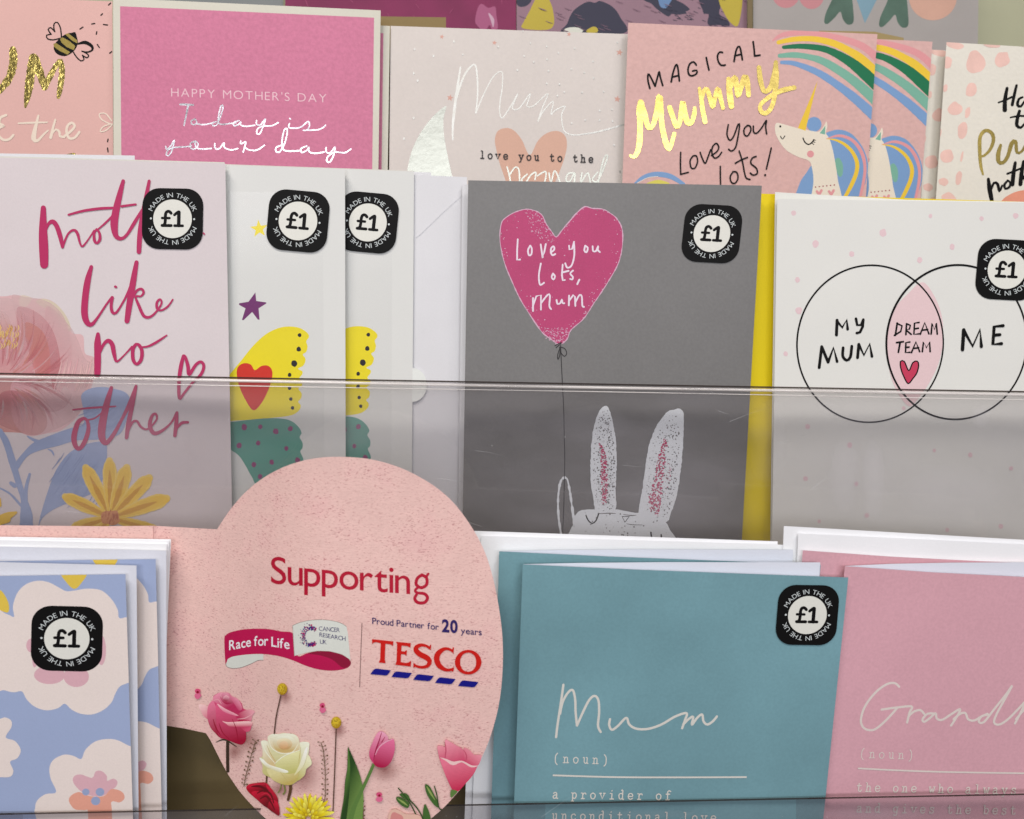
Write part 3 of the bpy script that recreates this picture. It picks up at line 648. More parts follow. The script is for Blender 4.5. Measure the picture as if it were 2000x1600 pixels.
for q in ([(125, 1216, 5), (150, 1225, 7), (180, 1190, 10), (198, 1090, 11), (200, 950, 11), (198, 850, 13), (208, 795, 8)], [(205, 800, 12), (235, 900, 12), (268, 1000, 9), (300, 980, 9), (330, 880, 11), (352, 755, 12), (362, 850, 11), (372, 980, 10), (400, 1110, 11), (428, 1165, 9), (450, 1110, 8), (468, 1045, 8)],
          [(432, 840, 10), (455, 910, 10), (485, 990, 9), (512, 950, 9), (532, 800, 10), (548, 880, 11), (570, 955, 11), (600, 960, 9), (622, 900, 9), (628, 845, 7)], [(664, 690, 6), (680, 780, 9), (690, 860, 9), (708, 952, 9)], [(682, 780, 7), (700, 710, 9), (725, 700, 9), (745, 760, 9), (768, 835, 9), (785, 770, 9), (808, 695, 10), (828, 760, 9), (848, 845, 8)],
          [(892, 618, 9), (900, 720, 12), (914, 832, 11)], [(905, 690, 8), (940, 606, 11), (955, 680, 10), (964, 748, 10), (985, 700, 10), (1018, 600, 11), (1038, 640, 11), (1048, 745, 9)],
          [(1130, 528, 9), (1142, 630, 10), (1170, 712, 9), (1215, 690, 10), (1250, 590, 11), (1262, 485, 8)], [(1262, 490, 7), (1264, 600, 11), (1255, 720, 10), (1235, 820, 9), (1190, 882, 9), (1145, 870, 9), (1145, 815, 8), (1215, 755, 9), (1300, 710, 10), (1405, 685, 9)]):
    p.stroke(zz(q, 1200, 0, 4, 10), GOLDB, rough=.05)
p = t.print('script_lettering')
for q in ([(518, 1190), (516, 1280), (518, 1362)], [(518, 1362), (578, 1346)], [(615, 1218), (592, 1255), (600, 1310), (630, 1312), (650, 1262), (640, 1218), (612, 1220)], [(670, 1190), (688, 1240), (710, 1276), (732, 1225), (752, 1170)], [(758, 1215), (800, 1185), (816, 1150), (796, 1120), (766, 1150), (764, 1205), (785, 1235), (815, 1222), (838, 1190)],
          [(890, 975), (880, 1050), (902, 1095), (932, 1065), (968, 970), (978, 985), (962, 1090), (945, 1155), (915, 1180), (893, 1166)], [(1042, 980), (1015, 1005), (1015, 1048), (1040, 1062), (1066, 1020), (1060, 985), (1038, 980)], [(1086, 985), (1088, 1030), (1112, 1040), (1150, 1000), (1188, 940), (1182, 990), (1190, 1046)],
          [(828, 1300), (828, 1370), (830, 1440)], [(928, 1342), (905, 1380), (915, 1425), (945, 1430), (966, 1390), (955, 1345), (925, 1342)], [(975, 1180), (1000, 1260), (1015, 1340), (1030, 1390), (1060, 1402)], [(945, 1275), (990, 1250), (1040, 1230)], [(1108, 1222), (1078, 1235), (1066, 1275), (1110, 1315), (1116, 1355), (1085, 1368), (1062, 1352)], [(1226, 1156), (1208, 1235), (1188, 1320)]):
    p.stroke(zz(q, 1200, 0, 4, 3.0), BLK, step=3)
p.disc(1494.5, 342, 2.3, BLK, n=8)
r = t.done()
copy_thing(r, S_.at(1821.3, 81.5, -.001) - S_.at(1713.7, 67, .003), 'second pink unicorn card, half hidden behind the front one and showing only rainbow and mane')

# spotted cards
S_ = TOP.bent(wave(1840, 520, .0011, .3))
t = Thing('greeting_card', 'cream card with pink brush spots and black and gold lettering, rightmost in the top row', 'greeting card', S_, (1960, 560), .002, group='pink spotted cards')
t.slab('front_panel', ext((1848.7, 82.5), (2130, 99), -.068, -.09, 480), .002, .0005, paper(219, 208, 193, bump=.3, bscale=500))
t.slab('back_panel', ext((1850, 84), (2130, 101), -.068, -.09, 476), .0006, .0004, WHITEP, clipme=False)
p = t.print('spot_print'); SP = ink(226, 182, 168, mottle=.06, mscale=120)
for x, y, a, b in ((1460, 355, 70, 28), (1620, 490, 74, 88), (1830, 465, 60, 62), (1400, 490, 36, 52), (1588, 705, 44, 54), (1460, 850, 55, 52), (1560, 880, 20, 45), (1520, 1020, 40, 62), (1395, 1220, 52, 55), (1515, 1225, 9, 42), (1370, 1422, 38, 30), (1490, 1390, 24, 55), (1410, 1550, 60, 46), (1385, 690, 18, 30), (1740, 345, 70, 26), (2000, 350, 50, 20), (1330, 1040, 25, 40)):
    p = t.print('spot'); p.disc(1500 + x / 4, y / 4, a / 4, SP, ry=b / 4, jit=.12, n=11, rot=.2)
p = t.print('brush_lettering')
for q in ([(1868, 690, 6), (1852, 780, 8), (1850, 860, 9)], [(1800, 802, 3), (1860, 780, 4), (1905, 758, 4)], [(1942, 668, 5), (1925, 740, 6), (1908, 820, 6)], [(1990, 760, 4), (1960, 775, 5), (1950, 820, 6), (1975, 832, 5), (2005, 790, 4)], [(1965, 868, 6), (1948, 930, 7), (1945, 980, 7), (1975, 998, 5), (2010, 960, 4)], [(1895, 918, 3), (1960, 906, 4), (2010, 908, 4)],
          [(1722, 1400, 6), (1732, 1480, 9), (1748, 1562, 8)], [(1738, 1500, 4), (1765, 1430, 5), (1795, 1440, 6), (1808, 1495, 5), (1830, 1450, 4)], [(1875, 1412, 4), (1848, 1440, 5), (1855, 1475, 5), (1888, 1460, 5), (1892, 1425, 4), (1872, 1410, 4)], [(1932, 1272, 6), (1918, 1360, 8), (1910, 1442, 8)], [(1870, 1358, 4), (1930, 1335, 4), (1985, 1312, 4)], [(1998, 1262, 6), (1982, 1350, 8), (1972, 1440, 8)], [(1975, 1420, 4), (2000, 1380, 6), (2020, 1440, 6)], [(1892, 1450, 3), (1915, 1400, 3)]):
    p.stroke(zz(q, 1500, 0, 4, 6), BLK)
p = t.print('foil_lettering')
for q in ([(1680, 1362, 4), (1662, 1290, 6), (1655, 1180, 7), (1658, 1070, 7), (1700, 1020, 7), (1748, 1040, 7), (1762, 1095, 7), (1735, 1170, 6), (1690, 1215, 5), (1668, 1222, 4)], [(1818, 1135, 6), (1800, 1200, 8), (1802, 1262, 8), (1835, 1272, 7), (1872, 1225, 7), (1905, 1120, 8), (1935, 1105, 7), (1945, 1190, 6), (1980, 1185, 5), (2015, 1130, 5)]):
    p.stroke(zz(q, 1500, 0, 4, 7), GOLDB, rough=.06)
p = t.print('arch_print'); p.fill(T([(1790, 1640), (1830, 1565), (1880, 1525), (1950, 1495), (2040, 1485), (2200, 1500), (2300, 1640)], *Z5), ink(216, 138, 112, mottle=.08, mscale=90))
r = t.done()
copy_thing(r, S_.at(1818, 97, -.005) - S_.at(1848.7, 82.5, .002), 'second pink spotted card in shadow between the unicorn card and the front spotted card')

# ------------------------------------------------------------------ middle row
ENV = paper(217, 210, 209, bump=.06, grain=.015, name='envelope_paper')
def envelope(label, surf, quad, off, base, face=ENV, flap=None, th=.0009, group=None, edge=None):
    t = Thing('envelope', label, 'envelope', surf, base, off, group=group)
    t.slab('body', quad, off, th, face, edge=edge or face)
    if flap:
        f = t.print('flap'); f.c.z += .00025
        for q in flap: f.stroke(q, face, 1.2, smooth=len(q) > 2)
    t.done(); return t
S_ = MID.bent(wave(-60, 520, .0012), dz=2e-6)
envelope('white envelope whose top edge peeks out behind the peony card', MID, ext((-170, 297), (263, 304), .01, .01, 780), .0085, (50, 1090))

# peony card
t = Thing('greeting_card', 'pale pink card with a watercolour peony and magenta script, leftmost in the middle row', 'greeting card', S_, (160, 1100), .0115)
t.slab('front_panel', ext((-170, 303.5), (440, 319.5), .0, .0195, 800), .0115, .0005, paper(212, 196, 194, mottle=.02, bscale=1100))
t.slab('back_panel', ext((-168, 300.5), (438.5, 317), .0, .0195, 796), .0100, .0004, WHITEP, clipme=False)
p = t.print('peony_print'); p.flat = .4
petal = [(-80, 575), (0, 579), (22, 577), (45, 578), (60, 584), (90, 584), (112, 596), (132, 622), (140, 650), (162, 656), (166, 690), (185, 700), (184, 735), (170, 780), (150, 815), (120, 840), (95, 846), (60, 852), (35, 842), (10, 832), (0, 828), (-80, 840)]
p.fill(petal, ink(214, 170, 168, mottle=.06, mscale=60))
p.fill([(88, 584), (112, 596), (132, 622), (138, 646), (122, 640), (106, 612), (80, 598), (70, 588)], ink(206, 186, 162)); p.fill([(40, 578), (52, 578), (62, 584), (50, 600), (38, 596)], ink(210, 190, 172))
pinks = [ink(214, 160, 160), ink(206, 146, 148), ink(216, 172, 166), ink(196, 120, 124)]
rp = random.Random(3)
LP, MP, DP, CP = (230, 194, 190), (220, 160, 162), (206, 118, 122), (216, 142, 128)
for pts, c0, c1, p0, p1 in (
    ([(-60, 590), (0, 582), (30, 590), (60, 640), (40, 700), (-60, 720)], MP + (.75,), LP + (.5,), (10, 700), (0, 585)),
    ([(22, 580), (50, 580), (90, 588), (120, 612), (135, 650), (140, 700), (120, 720), (80, 690), (45, 640)], MP + (.8,), LP + (.45,), (70, 700), (80, 585)),
    ([(90, 600), (130, 630), (150, 660), (166, 700), (184, 712), (182, 740), (160, 760), (110, 745), (95, 690)], MP + (.75,), LP + (.4,), (100, 720), (175, 680)),
    ([(35, 600), (75, 612), (105, 650), (118, 710), (110, 760), (80, 745), (62, 690), (38, 640)], DP + (.55,), MP + (.35,), (90, 750), (55, 600)),
    ([(50, 630), (85, 650), (98, 700), (95, 750), (78, 770), (66, 720), (52, 670)], DP + (.8,), CP + (.45,), (85, 760), (55, 635)),
    ([(30, 650), (55, 665), (66, 720), (62, 780), (40, 760), (20, 700)], DP + (.6,), MP + (.3,), (50, 770), (35, 655)),
    ([(-60, 680), (0, 672), (30, 700), (52, 760), (60, 830), (30, 845), (-60, 820)], CP + (.75,), MP + (.4,), (10, 820), (0, 680)),
    ([(30, 740), (90, 735), (150, 740), (172, 772), (150, 812), (110, 838), (60, 850), (30, 830), (20, 780)], MP + (.9,), LP + (.55,), (50, 770), (150, 830)),
    ([(0, 770), (40, 765), (80, 790), (92, 830), (70, 850), (30, 842), (-10, 820)], DP + (.55,), CP + (.25,), (20, 780), (80, 845)),
    ([(60, 750), (110, 748), (140, 770), (120, 800), (80, 800)], LP + (.6,), MP + (.2,), (100, 760), (100, 800)),
    ([(100, 690), (112, 690), (114, 740), (104, 760), (98, 720)], DP + (.7,), MP + (.2,), (105, 750), (105, 690)),
    ([(-60, 610), (0, 606), (20, 628), (10, 660), (-60, 670)], CP + (.6,), LP + (.3,), (-20, 660), (0, 606))):
    p.grad(pts, c0, c1, p0, p1, thr=9)
p.flat = .12
for i in range(70):
    a = rp.uniform(-1.5, 1.45); r0 = rp.uniform(30, 80); r1 = r0 + rp.uniform(30, 80); cx, cy = -10, 745
    pts = []
    for k in range(5):
        u = k / 4; rr = r0 + (r1 - r0) * u; aa = a + .3 * (u - .5) * (1 if a > 0 else -1)
        pts.append((cx + rr * math.cos(aa) * 1.25, cy + rr * math.sin(aa) * 1.05))
    if all(in_poly(x, y, petal) for x, y in pts):
        L_, R_ = [], []
        for k in range(5):
            q, w_ = pts[k], rp.uniform(.6, 3.2) * math.sin(.4 + 2.4 * k / 4); e = (pts[min(k + 1, 4)][0] - pts[max(k - 1, 0)][0], pts[min(k + 1, 4)][1] - pts[max(k - 1, 0)][1]); l = math.hypot(*e)
            L_.append((q[0] - e[1] / l * w_, q[1] + e[0] / l * w_)); R_.append((q[0] + e[1] / l * w_, q[1] - e[0] / l * w_))
        col = rp.choice((DP, DP, CP, LP, MP)); p.grad(L_ + R_[::-1], col + (.5,), col + (.08,), pts[0], pts[-1], thr=12)
p.flat = .2
GL_ = [ink(206, 158, 84), ink(214, 176, 110), ink(170, 112, 62)]
for i in range(46):
    x, y = rp.uniform(-12, 38), rp.uniform(634, 672); p.stroke([(x, y, 1), (x + 2, y + 5, 2.4), (x - 1, y + 11, 1)], rp.choice(GL_))
for i in range(26):
    x = rp.uniform(105, 182); y = 700 + rp.uniform(-8, 20); p.stroke([(x + 8, y, .8), (x + 3, y + 22, 2.0), (x - 6, y + 48, 1.2)], pinks[rp.choice((0, 2, 2))])
p = t.print('leaf_print'); p.flat = .2; BL = ink(148, 158, 188, mottle=.08, mscale=60); BL2 = ink(134, 144, 176); z9 = (0, 680, 4)
p.fill(T([(635, 370), (700, 318), (800, 304), (900, 320), (985, 350), (1020, 420), (1000, 520), (960, 640), (900, 690), (760, 715), (600, 722), (460, 762), (310, 800), (210, 850), (130, 960), (100, 940), (130, 880), (180, 820), (260, 740), (400, 680), (560, 622), (650, 600), (650, 480)], *z9), BL)
p.fill(T([(820, 740), (835, 860), (820, 980), (740, 1120), (560, 1200), (420, 1260), (330, 1330), (300, 1400), (318, 1300), (380, 1100), (440, 950), (540, 820), (680, 748)], *z9), BL)
for q in ([(0, 650, 11), (50, 740, 13), (100, 900, 14), (145, 1050, 12), (185, 1180, 12), (205, 1300, 24), (205, 1420, 26)], [(232, 985, 5), (205, 1090, 7), (200, 1220, 8)], [(-10, 1090, 3), (80, 1140, 4), (165, 1232, 5)], [(215, 690, 3), (270, 720, 6), (330, 735, 5)], [(375, 790, 2), (405, 805, 4), (420, 835, 2.5)], [(85, 800, 4), (90, 830, 5)], [(85, 1055, 7), (115, 1075, 9)]):
    p.stroke(zz(q, 0, 680, 4, 6), BL, rough=.06)
for i in range(34):
    x, y = rp.uniform(440, 800), rp.uniform(800, 1160)
    if x > 330 + (1300 - y) * .3: p.stroke(zz([(x, y, .8), (x - 25, y + 45, 1.6), (x - 60, y + 90, .8)], 0, 680, 4, 1), BL2)
for i in range(24):
    x, y = rp.uniform(680, 960), rp.uniform(400, 600); p.stroke(zz([(x, y, .8), (x - 50, y + 40, 1.6), (x - 110, y + 65, .8)], 0, 680, 4, 1), BL2)
p = t.print('daisy_print'); p.flat = .3; DY = ink(232, 186, 66, mottle=.08, mscale=80); DY2 = ink(206, 148, 40); DY3 = ink(234, 196, 96)
for tip, w_ in [(t_, w0 * 1.28) for t_, w0 in (((670, 935), 21), ((508, 1160), 19), ((855, 880), 20), ((990, 935), 22), ((1165, 1015), 21), ((1300, 1175), 22), ((560, 1420), 20), ((1250, 1440), 18), ((700, 1520), 18))]:
    c0 = (865, 1325); mx, my = (tip[0] + c0[0]) / 2, (tip[1] + c0[1]) / 2
    p.stroke(zz([(c0[0], c0[1], 10), (mx, my, w_), (tip[0] + (mx - tip[0]) * .25, tip[1] + (my - tip[1]) * .25, w_), (tip[0], tip[1], w_ * .55)], 0, 680, 4, 10), DY3, rough=.05)
    p.stroke(zz([(c0[0], c0[1], 9), (mx, my, w_ * .8), (tip[0] + (mx - tip[0]) * .25, tip[1] + (my - tip[1]) * .25, w_ * .76), (tip[0], tip[1] + 12, w_ * .4)], 0, 680, 4, 10), DY, rough=.05)
    p.stroke(zz([(c0[0], c0[1], 4), (mx, my, w_ * .35), (tip[0] + (mx - tip[0]) * .35, tip[1] + (my - tip[1]) * .35, 2)], 0, 680, 4, 10), DY2, rough=.2)
p.disc(216, 1011, 19, ink(206, 134, 84), ry=15, jit=.15, n=13)
for i in range(30):
    a = rp.uniform(0, 6.28); r_ = rp.uniform(4, 17); x, y = 216 + r_ * math.cos(a), 1011 + .8 * r_ * math.sin(a); p.stroke([(x, y, 1.6), (x + 1.5, y - 5, .9)], ink(170, 84, 50))
for q in ([(-20, 1330, 8), (60, 1310, 14), (125, 1285, 5)], [(-20, 1370, 10), (60, 1340, 12)], [(-10, 1180, 8), (0, 1230, 6)]): p.stroke(zz(q, 0, 680, 4, 6), DY)
p = t.print('script_lettering'); p.flat = .3; MG = ink(178, 40, 88, mottle=.02)
for q in ([(338, 425, 10), (336, 600, 16), (341, 740, 18), (345, 868, 16)], [(352, 610, 5), (378, 550, 6), (410, 532, 9), (440, 562, 9), (468, 640, 9), (488, 730, 6)], [(488, 730, 5), (530, 630, 4), (575, 598, 5), (605, 625, 6), (625, 700, 4), (645, 725, 4), (690, 670, 3), (735, 600, 3)],
          [(755, 590, 4), (735, 625, 5), (738, 680, 6), (758, 700, 5), (780, 670, 6), (776, 620, 5), (756, 592, 4)], [(765, 592, 3), (820, 545, 4), (880, 485, 4)], [(962, 215, 7), (935, 320, 11), (905, 450, 14), (892, 550, 15), (905, 640, 10), (945, 665, 7), (990, 635, 6), (1050, 540, 7), (1110, 440, 5)], [(535, 478, 4), (650, 448, 5), (780, 430, 5.5), (880, 425, 5)], [(950, 412, 5), (1060, 397, 4)], [(1165, 215, 6), (1145, 320, 8), (1110, 500, 9), (1092, 640, 10), (1085, 768, 9)], [(1590, 622, 3), (1597, 630, 3)],
          [(713, 885, 7), (685, 990, 12), (665, 1130, 13), (660, 1250, 13), (680, 1320, 11), (715, 1335, 8), (760, 1285, 5), (830, 1180, 4), (875, 1122, 5)], [(878, 1125, 6), (868, 1190, 6), (878, 1240, 6), (905, 1245, 5), (950, 1180, 4), (1000, 1085, 5), (1040, 980, 7), (1068, 850, 7)], [(1066, 850, 8), (1040, 1000, 12), (1010, 1180, 12), (992, 1308, 10)], [(1040, 1120, 5), (1070, 1070, 5), (1105, 1058, 5), (1122, 1085, 5), (1100, 1115, 4), (1060, 1118, 4), (1085, 1190, 6), (1125, 1270, 6), (1175, 1275, 5), (1225, 1230, 4), (1262, 1170, 4), (1250, 1138, 4), (1225, 1165, 5), (1228, 1212, 5), (1260, 1225, 4), (1310, 1195, 4), (1350, 1140, 3)], [(900, 1040, 5), (907, 1043, 4.5)],
          [(765, 1410, 7), (762, 1480, 13), (762, 1560, 13), (762, 1640, 13), (760, 1725, 12)], [(775, 1560, 6), (810, 1490, 6), (845, 1462, 8), (875, 1490, 9), (890, 1560, 8), (905, 1620, 5), (925, 1618, 4), (975, 1570, 3), (1030, 1510, 4)], [(1062, 1490, 6), (1038, 1530, 7), (1040, 1610, 7), (1068, 1645, 6), (1102, 1610, 7), (1108, 1540, 7), (1085, 1495, 6), (1062, 1490, 5)], [(1085, 1512, 3), (1150, 1508, 4), (1220, 1475, 5), (1302, 1420, 3)]):
    p.stroke(zz(q, 0, 300, 4, 6), MG, step=3.5)
for q in ([(1432, 62, 6), (1412, 150, 8), (1398, 270, 7), (1402, 392, 6), (1440, 350, 5), (1500, 275, 5), (1570, 205, 6), (1592, 140, 6), (1570, 108, 6), (1530, 130, 6), (1478, 205, 7), (1468, 140, 7), (1446, 68, 6), (1432, 62, 6)],
          [(655, 548, 6), (610, 580, 9), (578, 690, 11), (590, 765, 9), (622, 785, 8), (662, 730, 9), (690, 640, 8), (682, 570, 6), (655, 548, 6)], [(690, 560, 3), (740, 548, 3), (795, 505, 3)], [(870, 310, 7), (835, 430, 12), (802, 580, 15), (795, 690, 14), (828, 742, 9), (890, 670, 8), (955, 550, 6), (1010, 440, 8), (1062, 300, 6)], [(570, 482, 3), (700, 468, 4), (800, 462, 4), (903, 455, 3)],
          [(1062, 298, 6), (1035, 440, 8), (1005, 580, 9), (988, 700, 7)], [(1005, 640, 4), (1035, 580, 5), (1070, 572, 5), (1100, 615, 5), (1145, 635, 4), (1192, 600, 4), (1226, 550, 4), (1215, 514, 5), (1188, 530, 6), (1170, 600, 8), (1200, 664, 8), (1262, 648, 6), (1335, 585, 4), (1380, 505, 5)], [(1382, 505, 6), (1376, 600, 8), (1366, 684, 7)], [(1378, 630, 4), (1420, 585, 6), (1468, 580, 5)]):
    p.stroke(zz(q, 0, 680, 4, 6), MG, step=3.5)
sticker(t, 337, 427.5, 119, 1.0); t.done()

# butterfly cards in clear sleeves
FILM = clear('cellophane_film', (.985, .985, .985), .12, 1.2, .010, (.85, .84, .86))
S_ = MID.bent(wave(300, 420, .0013, .5))
t = Thing('greeting_card', 'front white card with half a yellow and green butterfly wing under a purple star', 'greeting card', S_, (560, 1090), .006, group='white butterfly cards')
t.slab('front_panel', ext((300, 318), (673.7, 330.5), .0, .0025, 760), .006, .0005, paper(216, 210, 203, bump=.04, grain=.012, mottle=.015))
t.slab('back_panel', ext((302, 316), (672.5, 329), .0, .0025, 756), .0046, .0004, WHITEP, clipme=False)
z10 = (420, 600, 3.2)
p = t.print('star_print')
p.fill([(420 + a / 4, 300 + b / 4) for a, b in ((315, 1085), (322, 1152), (400, 1163), (400, 1172), (340, 1210), (348, 1298), (335, 1298), (290, 1238), (222, 1303), (210, 1300), (238, 1210), (187, 1182), (188, 1170), (262, 1158))], ink(108, 34, 96), smooth=False)
p = t.print('star_print'); p.fill(star(506, 447, 18, -.1, .4, .06), ink(232, 206, 30), smooth=False)
p = t.print('wing_print'); YW = ink(232, 208, 14, mottle=.03); GW = ink(84, 146, 128, mottle=.05, mscale=40)
p.fill(T([(-60, 560), (60, 460), (100, 410), (160, 338), (240, 240), (320, 168), (400, 130), (470, 121), (535, 133), (580, 165), (586, 190), (570, 213), (578, 245), (570, 280), (548, 296), (566, 325), (552, 365), (518, 385), (545, 400), (545, 420), (525, 448), (545, 470), (540, 495), (520, 510), (542, 540), (535, 575), (518, 590), (536, 615), (525, 645), (480, 675), (380, 690), (200, 705), (100, 713), (-60, 740)], *z10), YW, step=4)
p.fill(T([(-60, 730), (95, 718), (200, 706), (320, 695), (430, 698), (490, 720), (530, 760), (541, 790), (528, 812), (548, 850), (545, 885), (532, 902), (552, 960), (500, 1005), (420, 1050), (270, 1105), (232, 1065), (190, 990), (150, 930), (100, 893), (40, 860), (-60, 830)], *z10), GW, step=4)
p.fill(T([(248, 394), (225, 360), (185, 350), (148, 368), (135, 410), (150, 490), (190, 580), (240, 645), (292, 598), (332, 520), (357, 440), (355, 392), (330, 366), (290, 368)], *z10), ink(204, 40, 22))
PD = ink(134, 44, 98); BD = ink(22, 14, 20)
for x, y, r_ in ((528, 175, 12), (523, 263, 14), (495, 353, 19), (466, 424, 12), (466, 505, 12), (474, 575, 11), (484, 630, 11)): p.disc(420 + x / 3.2, 600 + y / 3.2, r_ / 3.2, BD, ry=r_ / 3, jit=.1, n=12)
for x, y, r_ in ((183, 750, 18), (283, 748, 13), (380, 777, 17), (471, 760, 15), (151, 865, 16), (269, 850, 14), (446, 883, 13), (243, 984, 15), (354, 969, 14), (515, 957, 16), (281, 1059, 14), (40, 800, 14)): p.disc(420 + x / 3.2, 600 + y / 3.2, r_ / 3.2, PD, ry=r_ / 2.9, jit=.1, n=12)
p = t.print('cellophane_sleeve'); t.z += .0005
p.fill([(302, 372), (630, 378), (635, 1078), (302, 1078)], FILM, smooth=False);
sticker(t, 582, 431.7, 119, 5.2)
r = t.done()
copy_thing(r, S_.at(808.7, 335.2, .0015) - S_.at(673.7, 330.5, .006), 'second butterfly card behind the front one, only its right wing and cut-off price sticker showing')

# the white envelope beside the grey card
S2 = MID.bent(wave(795, 118, .0016, 0.2))
envelope('white envelope with a diagonal flap between the butterfly cards and the grey card', S2, ext((690, 337), (912, 346), .0, -.008, 740), -.002, (820, 1080),
         flap=[[(812, 464), (822, 456), (870, 410), (914, 371)]])
envelope('second white envelope just behind, its top edge a hair higher left of the grey card', MID, ext((700, 333), (842, 337), .0, .0, 740), -.0045, (780, 1072))
envelope('white envelope standing tight against the left side of the grey balloon card', MID, ext((903, 360), (1200, 372), -.012, -.01, 700), .001, (1050, 1070))
t = Thing('envelope_seal', 'round clear white seal half hidden behind the butterfly card at the lip', 'seal', MID, (812, 778), .0003)
t.slab('body', [(806 + 28 * math.cos(i * math.pi / 12), 752 + 33 * math.sin(i * math.pi / 12)) for i in range(24)], .0003, .0003, paper(226, 222, 214, name='seal_paper'), clipme=False); t.done()

# yellow envelope
t = Thing('envelope', 'bright yellow envelope showing as a strip between the grey card and the circles card', 'envelope', MID, (1700, 1090), .0005)
YEL = paper(226, 196, 0, bump=.06, grain=.015, name='yellow_envelope_paper')
t.slab('body', ext((1380, 375), (2120, 398), -.02, -.03, 720), .0005, .001, YEL, edge=YEL); t.done()

# grey balloon card
S_ = MID.bent(wave(910, 560, .0015))
t = Thing('greeting_card', 'grey card with a chalky pink heart balloon held by a white rabbit', 'greeting card', S_, (1180, 1080), .0075)
GY = paper(118, 113, 110, rough=.45, bump=.1, bscale=700, grain=.05, mottle=.05, mscale=18, name='grey_card')
t.slab('front_panel', ext((914.5, 352.3), (1488, 362.7), -.0165, -.0565, 730), .0075, .0005, GY, edge=paper(150, 145, 140))
t.slab('back_panel', ext((916, 353.5), (1486, 364), -.0165, -.0565, 726), .0062, .0004, WHITEP, clipme=False)
z8 = (860, 340, 4); HT = T([(905, 492), (870, 450), (825, 385), (795, 322), (742, 288), (670, 275), (580, 300), (500, 350), (475, 395), (465, 500), (480, 610), (510, 720), (560, 840), (620, 970), (700, 1100), (790, 1230), (850, 1280), (930, 1330), (990, 1290), (1020, 1220), (1120, 1130), (1200, 1010), (1300, 860), (1390, 700), (1422, 560), (1420, 430), (1380, 350), (1330, 308), (1270, 275), (1185, 268), (1130, 255), (1070, 300), (1000, 380), (950, 440)], *z8)
p = t.print('heart_print'); HP = ink(180, 60, 104, mottle=.04, mscale=50, grain=.06); RP = ink(206, 160, 178)
p.fill(HT, HP); p.stroke(HT, RP, 1.8, closed=True, rough=.5)
hs = catmull(HT, True, 8)
p.specks(hs, 1500, RP, .5, 1.3, near=7); p.specks([(1025, 410), (1055, 420), (1078, 455), (1086, 470), (1070, 480), (1035, 450)], 200, RP, .5, 1.3); p.specks([(1060, 640), (1110, 640), (1105, 668), (1090, 674), (1066, 662)], 170, RP, .5, 1.4)
p.specks(hs, 700, GY, .4, 1.0, near=3.5); p.specks(hs, 260, ink(186, 96, 126), .4, .9)
p = t.print('chalk_lettering'); CH = ink(228, 206, 214)
for q in ([(605, 510), (600, 600), (600, 672), (622, 668)], [(702, 560), (685, 595), (693, 636), (712, 625), (714, 580), (702, 560)], [(784, 550), (800, 657), (812, 610), (824, 548)], [(866, 612), (890, 590), (886, 565), (866, 580), (864, 615), (878, 635), (898, 625)], [(1006, 560), (1008, 590), (1030, 585), (1045, 530)], [(1045, 545), (1046, 640), (1025, 715), (992, 732), (976, 698)], [(1132, 560), (1125, 598), (1142, 612), (1152, 578), (1132, 560)], [(1190, 565), (1194, 602), (1216, 602), (1234, 562), (1230, 592), (1246, 610)],
          [(785, 700), (770, 790), (776, 860), (790, 864), (810, 850)], [(880, 778), (870, 805), (884, 825), (896, 800), (880, 778)], [(956, 708), (950, 790), (957, 832), (972, 828)], [(950, 770), (1002, 757)], [(1036, 755), (1015, 778), (1036, 805), (1030, 824), (1014, 820)], [(1086, 826), (1070, 860)],
          [(724, 970), (724, 1070)], [(724, 1030), (750, 955), (786, 945), (786, 1060)], [(786, 1010), (838, 945), (856, 950), (852, 1030), (866, 1056)], [(908, 985), (916, 1015), (938, 1008), (950, 980), (955, 1008), (968, 1010)], [(1006, 950), (1004, 1026)], [(1006, 990), (1040, 945), (1052, 960), (1055, 1030)], [(1056, 1000), (1088, 945), (1105, 958), (1110, 1030), (1122, 1038)]):
    p.stroke(zz(q, 860, 340, 4, 3.4), CH, smooth=len(q) > 4, rough=.08, step=3)
p = t.print('string_print'); DK = ink(44, 40, 40)
for q in ([(895, 1342), (945, 1315)], [(905, 1356), (945, 1322)], [(932, 1352), (970, 1362), (988, 1400), (970, 1425), (945, 1400), (932, 1356)], [(936, 1355), (918, 1410), (918, 1450), (932, 1420), (938, 1360)]): p.stroke(zz(q, 860, 340, 4, 1.7), DK)
p.stroke([(1095, 675), (1097, 720), (1099, 760), (1101, 800), (1102, 850), (1103, 890), (1102.5, 940), (1101, 990), (1099, 1040), (1098, 1075)], DK, 1.5)
z11 = (860, 700, 4); p = t.print('rabbit_print'); RW = ink(232, 230, 230, mottle=.04); 
e1 = T([(1300, 378), (1320, 410), (1345, 520), (1365, 640), (1372, 800), (1366, 1000), (1355, 1200), (1230, 1200), (1200, 1100), (1180, 950), (1178, 800), (1190, 620), (1215, 500), (1255, 400)], *z11)
e2 = T([(1885, 408), (1896, 520), (1890, 700), (1870, 900), (1840, 1080), (1800, 1200), (1760, 1280), (1640, 1260), (1558, 1210), (1580, 1050), (1600, 900), (1630, 700), (1680, 560), (1740, 460), (1800, 412)], *z11)
hd = T([(1035, 1500), (1045, 1290), (1072, 1215), (1130, 1188), (1250, 1190), (1400, 1188), (1500, 1210), (1600, 1215), (1740, 1272), (1785, 1330), (1810, 1500)], *z11)
arm = T([(948, 1400), (925, 1250), (920, 1100), (935, 980), (960, 936), (990, 942), (1010, 1030), (1028, 1150), (1048, 1300)], *z11)
